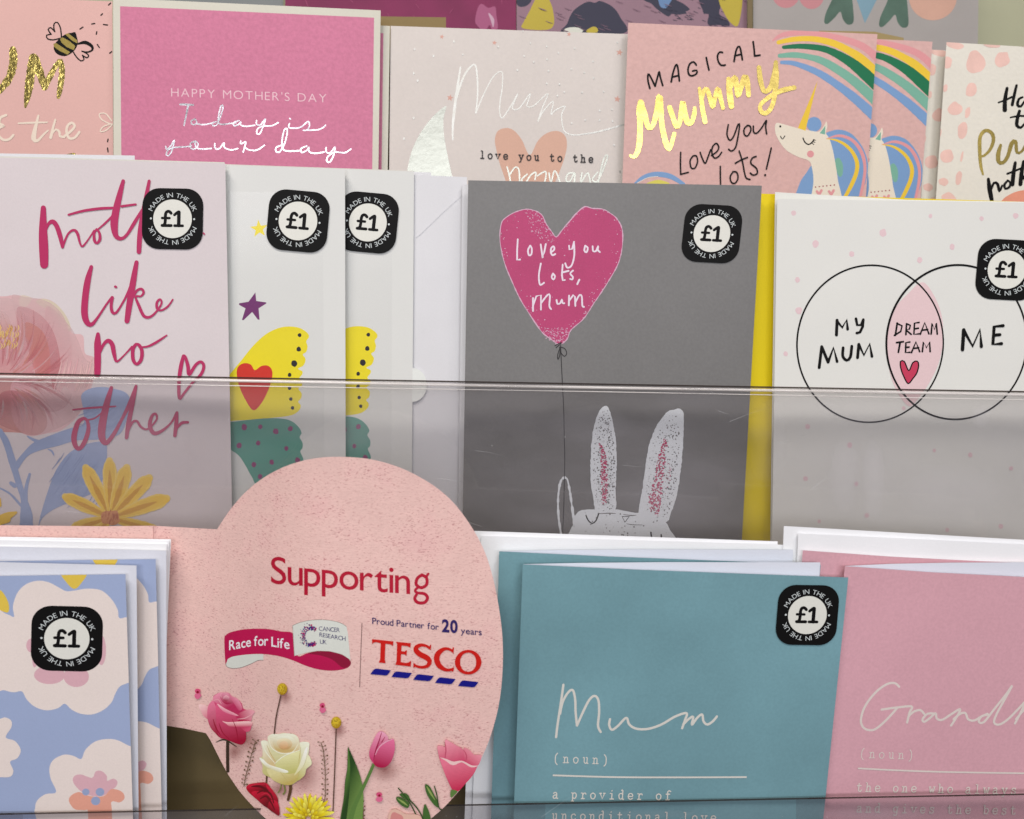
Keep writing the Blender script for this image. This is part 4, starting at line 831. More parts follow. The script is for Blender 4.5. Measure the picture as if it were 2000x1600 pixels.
for e in (e1, e2):
    p.fill(e, RW); p.stroke(e, RW, 2.5, closed=True, rough=.6); es = catmull(e, True, 8)
    p.specks([(x + (sum(a[0] for a in es) / len(es) - x) * .16, y + (sum(a[1] for a in es) / len(es) - y) * .06) for x, y in es], 380, GY, .5, 1.5)
    p.specks([(x + (sum(a[0] for a in es) / len(es) - x) * .3 + 5, y + (sum(a[1] for a in es) / len(es) - y) * .1) for x, y in es], 170, GY, .8, 2.2)
RR = ink(190, 50, 96)
p.specks(T([(1240, 650), (1262, 660), (1300, 780), (1310, 950), (1300, 1130), (1262, 1140), (1250, 1000), (1258, 850)], *z11), 330, RR, .8, 2.0)
p.specks(T([(1745, 630), (1775, 640), (1755, 800), (1740, 980), (1720, 1150), (1700, 1235), (1640, 1200), (1625, 1100), (1670, 950), (1700, 780)], *z11), 620, RR, .9, 2.2)
p.specks(T([(1780, 780), (1810, 820), (1790, 1000), (1740, 1100), (1750, 950)], *z11), 60, RR, .5, 1.4)
p.fill(hd, RW); p.stroke(hd, RW, 2.5, closed=True, rough=.6); p.specks(catmull(hd, True, 8), 70, GY, .8, 2.0)
for q in ([(1230, 1215, 1), (1320, 1210, 2), (1370, 1213, 1)], [(1430, 1220, 1), (1490, 1228, 2), (1530, 1225, 1)], [(1455, 1292, 1), (1500, 1300, 1.5), (1580, 1302, 1)]): p.stroke(zz(q, 860, 700, 4, 1), GY)
p.stroke(arm, RW, 4.2, rough=.45); p.specks([(x + dx, y) for x, y in arm for dx in (0,)], 0, RW)
p.strokes([T([(1138, 1228), (1155, 1265), (1185, 1290), (1216, 1268), (1238, 1212)], *z11)], DK, 2.6); p.stroke(T([(1420, 1236), (1476, 1236), (1442, 1280)], *z11), DK, 2.4, closed=True, smooth=False)
p.strokes([T([(1645, 1360), (1650, 1400)], *z11), T([(1725, 1378), (1728, 1410)], *z11)], DK, 3)
p.stroke([(1102.5, 930), (1101, 990), (1099, 1040), (1098, 1075)], DK, 1.5)
sticker(t, 1390.5, 456.5, 113, 3.2, 1.0, 1.0, shear=.055); t.done()

# circles card
S_ = MID.bent(wave(1510, 640, .0014))
t = Thing('greeting_card', 'white card with two overlapping drawn circles and pink dots at the right', 'greeting card', S_, (1760, 1090), .0075)
VP = paper(220, 213, 204, bump=.04, grain=.012, mottle=.015)
t.slab('front_panel', ext((1518, 388.5), (2125, 398), -.0155, -.03, 700), .0075, .0005, VP)
t.slab('back_panel', [(1513.8, 375.3), (1769, 390.2), (2122, 396.5), (2100, 1085), (1504, 1085)], .0052, .0005, paper(226, 219, 208), clipme=False)
zv = (1500, 360, 3.2); p = t.print('dot_print'); p.stuff = True; PK = ink(222, 188, 188)
for x, y, r_ in ((160, 180, 15), (298, 373, 20), (523, 436, 16), (719, 303, 21), (1015, 198, 12), (1335, 215, 13), (1548, 197, 16), (1151, 391, 16), (948, 474, 17), (184, 597, 15), (193, 790, 20), (110, 1060, 14), (247, 1515, 14)): p.disc(1500 + x / 3.2, 360 + y / 3.2, r_ / 3.2, PK, ry=r_ / 2.8, jit=.12, n=12)
for x, y, r_ in ((910, 372, 19), (1238, 518, 20), (893, 780, 18), (1290, 822, 17), (1372, 1067, 18), (1000, 1113, 14), (2180, 596, 18), (2000, 1180, 16), (2420, 1152, 18), (1660, 230, 14), (2500, 700, 16), (1900, 560, 14)): p.disc(1350 + x / 4, 740 + y / 4, r_ / 4, PK, ry=r_ / 3.6, jit=.12, n=12)
p = t.print('circle_print')
p.fill(T([(965, 612), (1040, 700), (1085, 820), (1095, 960), (1072, 1100), (1020, 1220), (960, 1310), (885, 1388), (810, 1300), (765, 1190), (742, 1050), (755, 900), (800, 770), (870, 690)], *zv), ink(224, 190, 188))
def loop(cx, cy, rx, ry, w0, w1, rot):
    return [(cx + rx * math.cos(a) * math.cos(rot) - ry * math.sin(a) * math.sin(rot), cy + rx * math.cos(a) * math.sin(rot) + ry * math.sin(a) * math.cos(rot), w0 + (w1 - w0) * (.5 + .5 * math.sin(a + 1))) for a in [i * math.pi / 16 for i in range(32)]]
p.stroke(loop(1699.5, 671.6, 142.7, 153.5, 3.4, 3.0, .12), BLK, closed=True); p.stroke(loop(1868.5, 668.5, 137, 151, 4.2, 3.2, .12), BLK, closed=True)
p.fill(T([(830, 1108), (852, 1108), (880, 1165), (905, 1115), (932, 1106), (942, 1130), (930, 1180), (905, 1215), (876, 1246), (848, 1200), (832, 1150)], *zv), ink(196, 56, 84)); p.stroke(T([(828, 1108), (852, 1108), (880, 1165), (905, 1115), (932, 1106), (942, 1130), (930, 1180), (905, 1215), (876, 1246), (848, 1200), (830, 1150)], *zv), BLK, 2.6, closed=True)
p = t.print('marker_lettering')
for q, w_ in (([(428, 942), (432, 850)], 5.2), ([(432, 856), (465, 895), (492, 848), (498, 906)], 4.8), ([(550, 840), (558, 880), (582, 880), (596, 846)], 4.6), ([(596, 846), (592, 890), (575, 925), (555, 930)], 4.6),
    ([(320, 1146), (328, 1080), (336, 1015)], 5), ([(336, 1015), (376, 1112)], 5), ([(376, 1112), (410, 1022), (432, 1108)], 4.8), ([(470, 1022), (468, 1075), (492, 1100), (515, 1080), (524, 1012)], 4.8), ([(560, 1084), (568, 1000)], 5), ([(568, 1000), (600, 1068), (636, 998), (650, 1076)], 4.8),
    ([(808, 868), (796, 944)], 3.2), ([(806, 870), (838, 885), (830, 920), (790, 945)], 3), ([(866, 872), (862, 940)], 3), ([(866, 872), (890, 882), (884, 905), (864, 912), (895, 938)], 3), ([(944, 864), (916, 868), (912, 938), (944, 935)], 3), ([(914, 904), (940, 900)], 3), ([(952, 937), (980, 865), (1006, 935)], 3), ([(962, 912), (998, 908)], 3), ([(1020, 936), (1026, 870), (1040, 908), (1052, 868), (1058, 936)], 3),
    ([(804, 990), (846, 984)], 3.2), ([(826, 990), (815, 1050)], 3.2), ([(886, 986), (862, 990), (860, 1052), (886, 1050)], 3), ([(860, 1020), (882, 1018)], 3), ([(897, 1052), (925, 985), (948, 1046)], 3), ([(908, 1026), (942, 1022)], 3), ([(965, 1046), (972, 986), (990, 1022), (1010, 985), (1014, 1046)], 3),
    ([(1216, 1034), (1224, 910)], 6), ([(1224, 912), (1280, 1012), (1326, 908), (1334, 1014)], 5.6), ([(1470, 884), (1414, 890), (1406, 1000), (1460, 996)], 5.6), ([(1410, 944), (1450, 940)], 5.4)):
    p.stroke(zz(q, 1500, 360, 3.2, w_ * 1.15), BLK, smooth=len(q) == 5 and w_ > 4 and q[0][0] == 470)
sticker(t, 1966.5, 527, 118, 3.0, shear=.04); t.done()

# ------------------------------------------------------------------ bottom row, left: blue floral cards
EB0 = paper(240, 233, 231, bump=.05, grain=.012, name='envelope_paper'); zl = (0, 1000, 4.4444); zm = (0, 1240, 4.4444)
S_ = LOW.bent(wave(-40, 620, .0012))
envelope('white envelope at the very back of the blue floral stack, its corner creased', LOW, ext((-160, 1046), (334, 1053.5), .0, -.042, 830), -.0015, (100, 1880), EB0)
envelope('second white envelope of the blue floral stack, a little in front of the creased one', LOW, ext((-160, 1048), (330.5, 1057), .0, -.041, 830), -.0004, (98, 1880), EB0)
envelope('third white envelope of the blue floral stack, right behind the rear floral card', LOW, ext((-160, 1051), (326, 1063), .0, -.040, 826), .0006, (96, 1880), EB0)
t = Thing('greeting_card', 'front blue card with cream cloud flowers and a price sticker, bottom left', 'greeting card', S_, (60, 1870), .0115, group='blue floral cards')
BF = paper(157, 166, 195, mottle=.03, mscale=14); CR = ink(230, 210, 200, mottle=.02); YF = ink(222, 186, 74)
t.slab('front_panel', ext((-160, 1127.5), (245, 1121.5), .0, .031, 760), .0115, .0005, BF)
t.slab('back_panel', ext((-160, 1094), (266.6, 1104.6), .0, .0085, 766), .0088, .0005, paper(216, 211, 216), clipme=False)
p = t.print('flower_print')
p.fill(T([(540, 535), (745, 535), (700, 625), (660, 665), (625, 662), (575, 610)], *zl), YF); p.fill(T([(-60, 670), (0, 678), (40, 720), (76, 800), (70, 872), (0, 855), (-60, 830)], *zl), YF)
p.fill(T([(-80, 880), (60, 888), (122, 912), (112, 820), (150, 705), (220, 632), (320, 598), (420, 610), (500, 650), (575, 688), (650, 682), (760, 666), (880, 682), (970, 760), (1022, 850), (1035, 922), (1110, 915), (1200, 960), (1200, 1440), (1110, 1485), (1040, 1516), (1000, 1580), (970, 1650), (900, 1718), (800, 1758), (700, 1752), (620, 1715), (562, 1665), (500, 1705), (400, 1722), (300, 1690), (230, 1625), (190, 1558), (120, 1566), (40, 1548), (-80, 1500)], *zl), CR)
RF = ink(216, 166, 172)
for x, y, a, b in ((430, 1415, 135, 80), (662, 1430, 110, 90), (270, 1160, 42, 60), (880, 1200, 40, 130), (300, 1290, 20, 60)): p.disc(x / 4.4444, 1000 + y / 4.4444, a / 4.4444, RF, ry=b / 4.4444, n=22)
p.fill(T([(-60, 712), (0, 730), (40, 716), (95, 742), (100, 800), (50, 890), (130, 922), (180, 1000), (150, 1072), (88, 1102), (116, 1180), (90, 1232), (0, 1236), (-60, 1236)], *zm), CR)
p.fill(T([(705, 1078), (740, 1000), (820, 930), (920, 905), (1020, 915), (1140, 970), (1300, 1000), (1300, 2400), (600, 2400), (330, 1640), (305, 1500), (330, 1430), (400, 1382), (487, 1365), (440, 1250), (430, 1150), (470, 1080), (560, 1040), (640, 1052)], *zm), CR)
p.fill(T([(640, 1290), (640, 1232), (700, 1212), (800, 1242), (830, 1186), (885, 1184), (930, 1230), (928, 1268), (985, 1248), (1020, 1275), (1005, 1320), (960, 1350), (900, 1395), (820, 1402), (720, 1372)], *zm), RF)
p.fill(T([(600, 1450), (612, 1400), (685, 1365), (780, 1400), (900, 1400), (965, 1340), (1055, 1360), (1082, 1415), (1040, 1455), (968, 1450), (972, 1560), (972, 2000), (770, 2000), (765, 1560), (735, 1524), (650, 1515)], *zm), ink(226, 156, 134))
for x, y, r_ in ((745, 1365, 32), (868, 1365, 38), (830, 1442, 40)): p.disc(x / 4.4444, 1240 + y / 4.4444, r_ / 4.4444, ink(150, 158, 188), n=16, ry=r_ / 4.7)
sticker(t, 130.5, 1247.5, 133, 1.4, 1.05, .955); r = t.done()
copy_thing(r, S_.at(304, 1092, .0040) - S_.at(245, 1121.5, .0115), 'rear blue floral card with its yellow petal tip, behind the stickered one')

# ------------------------------------------------------------------ charity board
def pbend(x, y):
    u = max(0.0, min(1.0, (x - 318) / 330.0)); u = u * u * (3 - 2 * u)
    return u * .0345 + (max(0, x - 648) / 335.0) ** 2 * -.0035 + .0006 * math.sin(y / 90.0) + (.0009 * math.exp(-((x - 299) / 5.0) ** 2) if x < 330 else 0)
PB = LOW.bent(pbend, thr=5, dz=6e-6)
t = Thing('promotional_board', 'pink charity board with a round front reading Supporting above printed flowers', 'sign', PB, (640, 1655), -.0065)
m = paper(234, 189, 178, bump=.2, bscale=520, grain=.05, mottle=.05, mscale=60, name='speckled_board', stretch=3.0)
nt = m.node_tree; N = nt.nodes; L = nt.links; pr = N['Principled BSDF']
src = pr.inputs['Base Color'].links[0].from_socket
tc = N.new('ShaderNodeTexCoord'); mp = N.new('ShaderNodeMapping'); mp.inputs['Scale'].default_value = (1, 1, 2.4)
n3 = N.new('ShaderNodeTexNoise'); n3.inputs['Scale'].default_value = 900; n3.inputs['Detail'].default_value = 2
n4 = N.new('ShaderNodeTexNoise'); n4.inputs['Scale'].default_value = 60; n4.inputs['Detail'].default_value = 5
L.new(tc.outputs['Object'], mp.inputs[0]); L.new(mp.outputs[0], n3.inputs['Vector']); L.new(tc.outputs['Object'], n4.inputs['Vector'])
r1 = N.new('ShaderNodeMapRange'); r1.inputs[1].default_value = .57; r1.inputs[2].default_value = .70; L.new(n3.outputs[0], r1.inputs[0])
r2 = N.new('ShaderNodeMapRange'); r2.inputs[1].default_value = .42; r2.inputs[2].default_value = .66; r2.inputs[3].default_value = .45; r2.inputs[4].default_value = 1.0; L.new(n4.outputs[0], r2.inputs[0])
mm = N.new('ShaderNodeMath'); mm.operation = 'MULTIPLY'; L.new(r1.outputs[0], mm.inputs[0]); L.new(r2.outputs[0], mm.inputs[1])
mx = N.new('ShaderNodeMix'); mx.data_type = 'RGBA'; L.new(mm.outputs[0], mx.inputs['Factor']); L.new(src, mx.inputs['A']); mx.inputs['B'].default_value = (*K(174, 108, 108), 1)
r3 = N.new('ShaderNodeMapRange'); r3.inputs[1].default_value = .5; r3.inputs[2].default_value = .75; r3.inputs[3].default_value = 0; r3.inputs[4].default_value = .26; L.new(n4.outputs[0], r3.inputs[0])
m2 = N.new('ShaderNodeMix'); m2.data_type = 'RGBA'; L.new(r3.outputs[0], m2.inputs['Factor']); L.new(mx.outputs['Result'], m2.inputs['A']); m2.inputs['B'].default_value = (*K(204, 136, 142), 1)
L.new(m2.outputs['Result'], pr.inputs['Base Color'])
circ = catmull([(424, 1034), (450, 995), (482, 959), (520, 930), (565, 908), (617, 895), (672, 892.5), (728, 898), (785, 915), (840, 944), (882, 978), (915, 1020), (942, 1067), (960, 1118), (973, 1178), (981, 1240), (982, 1300), (977, 1360), (966, 1412), (949, 1462), (925, 1508), (895, 1547), (855, 1588), (800, 1628), (730, 1655), (660, 1662), (590, 1644), (530, 1608), (480, 1560), (447, 1515), (424, 1472), (411, 1446), (402, 1432)], False, 12)
outline = [(p_[0], p_[1]) for p_ in circ] + [(360, 1423), (322, 1417), (-150, 1372), (-150, 1023), (0, 1026), (200, 1028), (300, 1027)]
t.slab('board', outline, -.0065, .0008, m, edge=paper(235, 224, 212, name='board_edge')); t.clip = None; t.z = -.0065 + 3e-5
p = t.print('fold_line'); p.stroke([(299.5, 1029), (299.5, 1100), (299, 1200)], ink(196, 140, 132), 1.2)
p = t.print('headline'); CRI = ink(178, 18, 46)
p.text('Supportin', (529, 1139.5), (801, 1160.5), 52, CRI, bold=.004, gap=.035, up=-.0)
for q in ([(824, 1123, 6.2), (815, 1130, 6.2), (813, 1142, 6.2), (823, 1148, 6.2), (833, 1142, 6.2), (833, 1129, 6.2), (824, 1123, 6.2)], [(832, 1127, 5), (836.5, 1121, 5)], [(817, 1147, 5), (811, 1153, 5.4), (815, 1158, 5.4), (829, 1160, 6.2), (835, 1168, 6.2), (829, 1177, 6.2), (816, 1177, 6.2), (810, 1169, 6.2), (815, 1159, 5)]): p.stroke(q, CRI, step=2.5)
zr = (400, 1040, 5)
p = t.print('ribbon_logo'); RB = ink(186, 16, 74, mottle=.06, mscale=60); RD = ink(140, 8, 50); RWH = ink(216, 212, 200)
p.fill(T([(203, 1290), (215, 1245), (280, 1205), (400, 1190), (572, 1185), (572, 1248), (520, 1250), (440, 1288), (350, 1320), (270, 1328), (218, 1315)], *zr), RWH, smooth=False); p.stroke(T([(205, 1285), (216, 1312), (268, 1328), (350, 1321), (440, 1289), (520, 1251), (572, 1249)], *zr), ink(120, 100, 96), .9)
p.fill(T([(190, 1040), (205, 1005), (240, 980), (330, 955), (430, 943), (540, 940), (640, 947), (740, 966), (870, 996), (900, 1200), (1000, 1180), (1100, 1160), (1220, 1163), (1340, 1195), (1410, 1240), (1428, 1280), (1400, 1318), (1330, 1342), (1220, 1350), (1100, 1336), (980, 1300), (860, 1250), (720, 1208), (560, 1188), (400, 1194), (270, 1214), (222, 1240), (202, 1285)], *zr), RB)
p.fill(T([(1005, 1182), (1100, 1160), (1220, 1163), (1340, 1195), (1410, 1240), (1428, 1280), (1395, 1316), (1340, 1318), (1240, 1240), (1120, 1200)], *zr), RD)
p.fill(T([(857, 911), (930, 880), (1030, 859), (1150, 853), (1270, 868), (1345, 893), (1383, 920), (1395, 970), (1404, 1060), (1422, 1245), (1340, 1190), (1220, 1160), (1100, 1156), (1000, 1172), (875, 1206)], *zr), RWH, smooth=False)
p.stroke(T([(857, 911), (930, 880), (1030, 859), (1150, 853), (1270, 868), (1345, 893), (1383, 920)], *zr), ink(130, 120, 110), .8); p.stroke(T([(857, 911), (875, 1206)], *zr), ink(150, 140, 130), .8)
p = t.print('ribbon_lettering'); WL = ink(236, 226, 226)
p.text('Race', (447.5, 1270), (490, 1262.5), 18.5, WL, bold=.012, gap=.05, up=0); p.text('for', (496, 1261.5), (524, 1260.5), 18.5, WL, bold=.012, gap=.05, up=0); p.text('Life', (530, 1262.5), (565.5, 1268), 18.5, WL, bold=.012, gap=.05, up=0)
NVY = ink(44, 28, 92)
p.text('CANCER', (622.8, 1232), (663.5, 1235), 8.4, NVY, bold=0, up=0, gap=.04); p.text('RESEARCH', (624, 1243.5), (675, 1252), 8.2, NVY, bold=0, up=0, gap=.04); p.text('UK', (625, 1257.5), (638, 1258.5), 8.2, NVY, up=0, gap=.04)
dots = [NVY, ink(186, 20, 90), ink(104, 24, 96), ink(30, 40, 120)]; rq = random.Random(11)
p.flat = .02
for i in range(240):
    a = math.radians(rq.uniform(48, 312)); rr = rq.gauss(75, 14); 
    if rr > 102 or rr < 56: continue
    if math.cos(a) < -.2 and rq.random() < .35: rr += rq.uniform(5, 35)
    x, y = 1035 + rr * math.cos(a) * .92, 1012 - rr * math.sin(a) * 1.08
    if x > 1092: continue
    p.disc(400 + x / 5, 1040 + y / 5, rq.uniform(.7, 1.9) * (1 if math.cos(a) > -.3 else .75), rq.choice(dots), n=6)
p = t.print('divider_line'); p.stroke([(707, 1217), (704.5, 1280), (702.4, 1342)], ink(110, 70, 66), 1.1)
p = t.print('partner_lettering')
p.text('Proud Partner for', (727, 1218.5), (857, 1230.5), 12, NVY, bold=.006, gap=.055, up=0); p.text('20', (863, 1233.5), (894, 1236), 23, NVY, bold=.035, gap=.05, up=0); p.text('years', (900, 1237.5), (941, 1241), 12, NVY, bold=.006, gap=.055, up=0)
p = t.print('shop_name'); zt = (680, 1040, 5); TR = ink(202, 22, 12)
p.fill(T([(233, 1043), (300, 1049), (443, 1065), (436, 1110), (412, 1094), (364, 1088), (358, 1240), (366, 1278), (298, 1271), (312, 1240), (318, 1083), (272, 1072), (250, 1076), (233, 1092)], *zt), TR, smooth=False)
p.fill(T([(466, 1068), (612, 1082), (608, 1126), (580, 1112), (522, 1106), (519, 1160), (550, 1163), (574, 1148), (570, 1206), (550, 1192), (517, 1189), (513, 1266), (560, 1275), (590, 1270), (614, 1253), (612, 1311), (459, 1293), (472, 1262), (478, 1092)], *zt), TR, smooth=False)
p.strokes([zz([(796, 1132, 5), (770, 1112, 5), (715, 1100, 6.5), (670, 1118, 8.5), (662, 1150, 10), (700, 1190, 10.5), (760, 1220, 10.5), (795, 1255, 9.5), (780, 1300, 7.5), (725, 1318, 5.5), (670, 1308, 5), (645, 1290, 4)], 680, 1040, 5, 6)], TR); p.fill(T([(800, 1098), (812, 1098), (806, 1152), (790, 1130)], *zt), TR, smooth=False); p.fill(T([(636, 1322), (640, 1268), (658, 1296), (652, 1318)], *zt), TR, smooth=False)
p.strokes([zz([(1020, 1160, 5), (985, 1140, 5), (935, 1140, 7), (882, 1180, 10.5), (864, 1235, 11), (885, 1295, 10.5), (935, 1335, 7.5), (985, 1345, 5.5), (1022, 1335, 5)], 680, 1040, 5, 6)], TR); p.fill(T([(1022, 1122), (1034, 1124), (1028, 1190), (1010, 1160)], *zt), TR, smooth=False); p.fill(T([(1014, 1340), (1030, 1306), (1028, 1362), (1012, 1358)], *zt), TR, smooth=False)
oo = [(1172 + 104 * math.cos(a), 1268 + 107 * math.sin(a), 10.5 - 5.0 * abs(math.sin(a)) ** 1.5) for a in [i * math.pi / 12 for i in range(24)]]; p.stroke(zz(oo, 680, 1040, 5, 8), TR, closed=True)
NB = ink(8, 8, 122)
for dx, dy in ((0, 0), (205, 27), (418, 55), (631, 85), (855, 115)): p.fill(T([(217 + dx, 1385 + dy), (244 + dx, 1345 + dy), (262 + dx, 1332 + dy), (280 + dx, 1331 + dy), (418 + dx, 1347 + dy), (392 + dx, 1384 + dy), (378 + dx, 1396 + dy), (358 + dx, 1398 + dy)], *zt), NB, smooth=False)

# printed flowers
zf = (360, 1300, 5.3333); zg = (660, 1300, 5.3333)
def fz(q, o=zf): return T(q, *o)
SHD = ink(208, 158, 148, mottle=.1, mscale=60)
def G(p, pts, c0, c1, p0, p1=None, r=None, o=zf, **k):
    p.grad(fz(pts, o), c0, c1, fz([p0], o)[0], fz([p1], o)[0] if p1 else None, r=r / 5.3333 if r else None, **k)
SH0, SH1 = (150, 84, 78, .55), (190, 130, 120, 0.0)
def soft(p, cx, cy, rx, ry, o=zf):
    pts = [(cx + rx * math.cos(i * .524), cy + ry * math.sin(i * .524)) for i in range(12)]; q = fz(pts, o); c_ = fz([(cx, cy)], o)[0]
    f = [c_] * 12; s_ = p
    for i in range(12):
        s_.grads = True
    def cf(x, y):
        t = min(1, math.hypot((x - c_[0]) * 5.3333 / rx, (y - c_[1]) * 5.3333 / ry)); A = K(*SH0[:3]); return tuple(A) + (SH0[3] * (1 - t) ** 1.3,)
    p._tris([(c_, q[i], q[(i + 1) % 12]) for i in range(12)], photo_ink(), cf=cf, thr=6)
p = t.print('rose_print')
soft(p, 640, 760, 200, 190); soft(p, 520, 900, 120, 130)
p.stroke(zz([(452, 780, 6), (450, 900, 6), (452, 1100, 6)], 360, 1300, 5.3333, 5), ink(62, 46, 34))
p.strokes([zz([(330, 800, 1), (370, 780, 2), (430, 775, 3), (520, 830, 2), (545, 845, 1)], 360, 1300, 5.3333, 2)], ink(60, 50, 30))
rose = [(245, 430), (280, 376), (302, 368), (302, 322), (358, 286), (410, 278), (462, 286), (500, 322), (560, 352), (600, 402), (612, 445), (650, 462), (700, 462), (735, 482), (705, 530), (688, 580), (688, 672), (645, 690), (640, 780), (602, 822), (540, 812), (480, 782), (430, 768), (370, 742), (318, 700), (270, 640), (240, 545)]
R1 = ink(204, 52, 96); R3 = ink(222, 104, 138); R4 = ink(240, 172, 176); R5 = ink(214, 78, 118)
G(p, rose, (168, 12, 54), (218, 78, 118), (470, 760), r=430)
G(p, [(148, 415), (185, 405), (245, 430), (262, 520), (285, 585), (205, 530), (180, 490)], (216, 96, 122), (250, 206, 200), (260, 560), (160, 410))
G(p, [(245, 430), (280, 376), (302, 368), (330, 440), (362, 560), (375, 742), (318, 700), (270, 640), (240, 545)], (158, 8, 46), (236, 124, 152), (340, 720), (262, 385))
G(p, [(302, 330), (358, 286), (410, 278), (462, 286), (500, 322), (560, 352), (604, 440), (590, 520), (460, 470), (350, 400), (302, 368)], (190, 44, 88), (240, 146, 168), (470, 430), (400, 280))
G(p, [(330, 400), (390, 420), (450, 470), (545, 515), (600, 580), (640, 690), (640, 780), (602, 822), (540, 812), (430, 768), (362, 742), (335, 600)], (162, 8, 48), (226, 92, 128), (470, 800), (400, 430))
G(p, [(545, 515), (640, 465), (700, 462), (735, 482), (705, 530), (690, 580), (560, 560)], (190, 40, 84), (246, 170, 178), (580, 560), (730, 478))
G(p, [(560, 570), (690, 578), (688, 672), (645, 690), (600, 660), (570, 620)], (186, 24, 66), (222, 92, 122), (580, 590), (690, 660))
G(p, [(375, 320), (430, 284), (485, 318), (505, 385), (440, 405), (388, 365)], (172, 26, 70), (238, 150, 170), (420, 390), (440, 290))
G(p, [(402, 330), (440, 308), (468, 345), (440, 375), (408, 362)], (168, 20, 64), (246, 180, 192), (430, 370), (440, 310))
G(p, [(460, 290), (500, 322), (560, 352), (604, 440), (570, 470), (520, 400), (480, 340)], (196, 52, 96), (240, 150, 170), (520, 430), (580, 370))
G(p, [(395, 578), (460, 590), (690, 582), (688, 640), (560, 640), (470, 632), (440, 610)], (204, 60, 96), (252, 198, 194), (540, 642), (540, 590))
G(p, [(345, 398), (420, 446), (552, 512), (548, 526), (430, 492), (372, 444)], (226, 110, 140), (252, 196, 198), (440, 500), (460, 450))
for q in ([(300, 560, 1), (330, 650, 2.2), (380, 730, 1)], [(360, 600, .8), (400, 700, 1.8), (470, 770, .8)], [(500, 560, .8), (540, 660, 1.6), (560, 780, .8)]): p.stroke(zz(q, 360, 1300, 5.3333, 2), ink(156, 8, 44))
for q in ([(385, 330, .8), (380, 294, 1.2), (410, 280, 1.2), (440, 296, .8)], [(302, 370, .8), (350, 352, 1.3), (385, 400, 1)], [(408, 345, .8), (430, 318, 1.3), (468, 330, .9)], [(555, 558, .8), (640, 546, 2), (735, 486, 1)]): p.stroke(zz(q, 360, 1300, 5.3333, 2), R4)
p = t.print('cream_rose_print')
soft(p, 1230, 1130, 220, 260); soft(p, 1000, 1290, 160, 120)
p.strokes([zz([(1105, 1230, 6), (1105, 1300, 6), (1080, 1400, 5)], 360, 1300, 5.3333, 5), zz([(858, 1150, 3), (852, 1250, 3)], 360, 1300, 5.3333, 3)], ink(92, 62, 36))
p.strokes([zz([(1010, 1240), (1000, 1290), (975, 1325)], 360, 1300, 5.3333, 2), zz([(1040, 1250), (1050, 1310), (1030, 1340)], 360, 1300, 5.3333, 3)], ink(120, 124, 60))
Wa, Wb, Wc, Wd = (198, 182, 104), (238, 230, 188), (246, 240, 214), (222, 192, 138)
G(p, [(800, 790), (868, 792), (870, 740), (920, 712), (980, 714), (1030, 702), (1080, 708), (1120, 710), (1160, 725), (1190, 770), (1200, 805), (1295, 800), (1300, 850), (1290, 930), (1305, 970), (1328, 1020), (1270, 1080), (1255, 1140), (1180, 1200), (1120, 1240), (1050, 1245), (960, 1215), (900, 1170), (830, 1135), (812, 1100), (815, 1040), (780, 960), (810, 955), (815, 880)], Wa, Wb, (1060, 1180), (1000, 720))
G(p, [(800, 790), (868, 792), (900, 900), (960, 1020), (900, 1080), (830, 1010), (815, 880)], Wd, Wc, (930, 1010), (805, 800))
G(p, [(1200, 805), (1295, 800), (1300, 850), (1290, 930), (1250, 1050), (1180, 1130), (1140, 1150), (1200, 1000), (1195, 900)], Wa, Wc, (1160, 1120), (1290, 810))
G(p, [(1290, 930), (1328, 1020), (1270, 1080), (1255, 1140), (1180, 1200), (1200, 1110), (1260, 1020)], Wa, Wb, (1190, 1180), (1320, 1000))
G(p, [(870, 745), (920, 712), (980, 714), (1080, 706), (1160, 725), (1195, 775), (1200, 870), (1120, 915), (1020, 915), (930, 880), (880, 820)], Wd, Wc, (1040, 900), (1040, 712))
G(p, [(920, 790), (990, 738), (1100, 738), (1165, 800), (1140, 880), (1040, 905), (950, 872)], (210, 176, 112), Wc, (1040, 880), (1050, 742))
G(p, [(960, 800), (1010, 762), (1085, 765), (1125, 815), (1090, 868), (1010, 872)], (206, 160, 104), (244, 226, 186), (1045, 860), (1040, 768))
G(p, [(992, 812), (1040, 785), (1085, 815), (1066, 856), (1012, 860)], (222, 170, 118), (240, 206, 164), (1040, 850), (1040, 788))
G(p, [(950, 1020), (1060, 940), (1195, 890), (1215, 960), (1180, 1080), (1130, 1170), (1080, 1190), (1000, 1130)], (182, 172, 76), (236, 226, 168), (1100, 1180), (1060, 930))
G(p, [(782, 960), (820, 975), (880, 1030), (1000, 1070), (1082, 1100), (1060, 1120), (960, 1105), (860, 1060), (800, 1000)], (212, 196, 132), (250, 246, 226), (920, 1100), (940, 1050))
G(p, [(860, 1075), (980, 1110), (1080, 1130), (1190, 1120), (1160, 1200), (1110, 1240), (1050, 1244), (960, 1214), (900, 1170)], (196, 170, 92), (228, 212, 152), (1050, 1240), (1000, 1100))
G(p, [(1255, 880), (1285, 850), (1268, 960), (1230, 1060), (1165, 1130), (1145, 1140), (1200, 1030)], (226, 214, 160), (252, 248, 232), (1160, 1120), (1275, 870))
for q in ([(880, 750, .8), (905, 850, 1.5), (1000, 912, 1.6), (1120, 905, 1.4), (1185, 820, .8)], [(940, 1022, .8), (1040, 942, 1.8), (1195, 884, 1)], [(812, 800, .8), (850, 900, 1.8), (945, 1020, .9)]): p.stroke(zz(q, 360, 1300, 5.3333, 2), ink(248, 242, 216))
for q in ([(860, 830, .6), (900, 920, 1.6), (950, 1000, .6)], [(1212, 850, .6), (1200, 950, 1.6), (1190, 1020, .6)], [(1000, 1110, .6), (1080, 1200, 1.4), (1150, 1160, .6)]): p.stroke(zz(q, 360, 1300, 5.3333, 2), ink(206, 184, 116))
p = t.print('ball_flower_print')
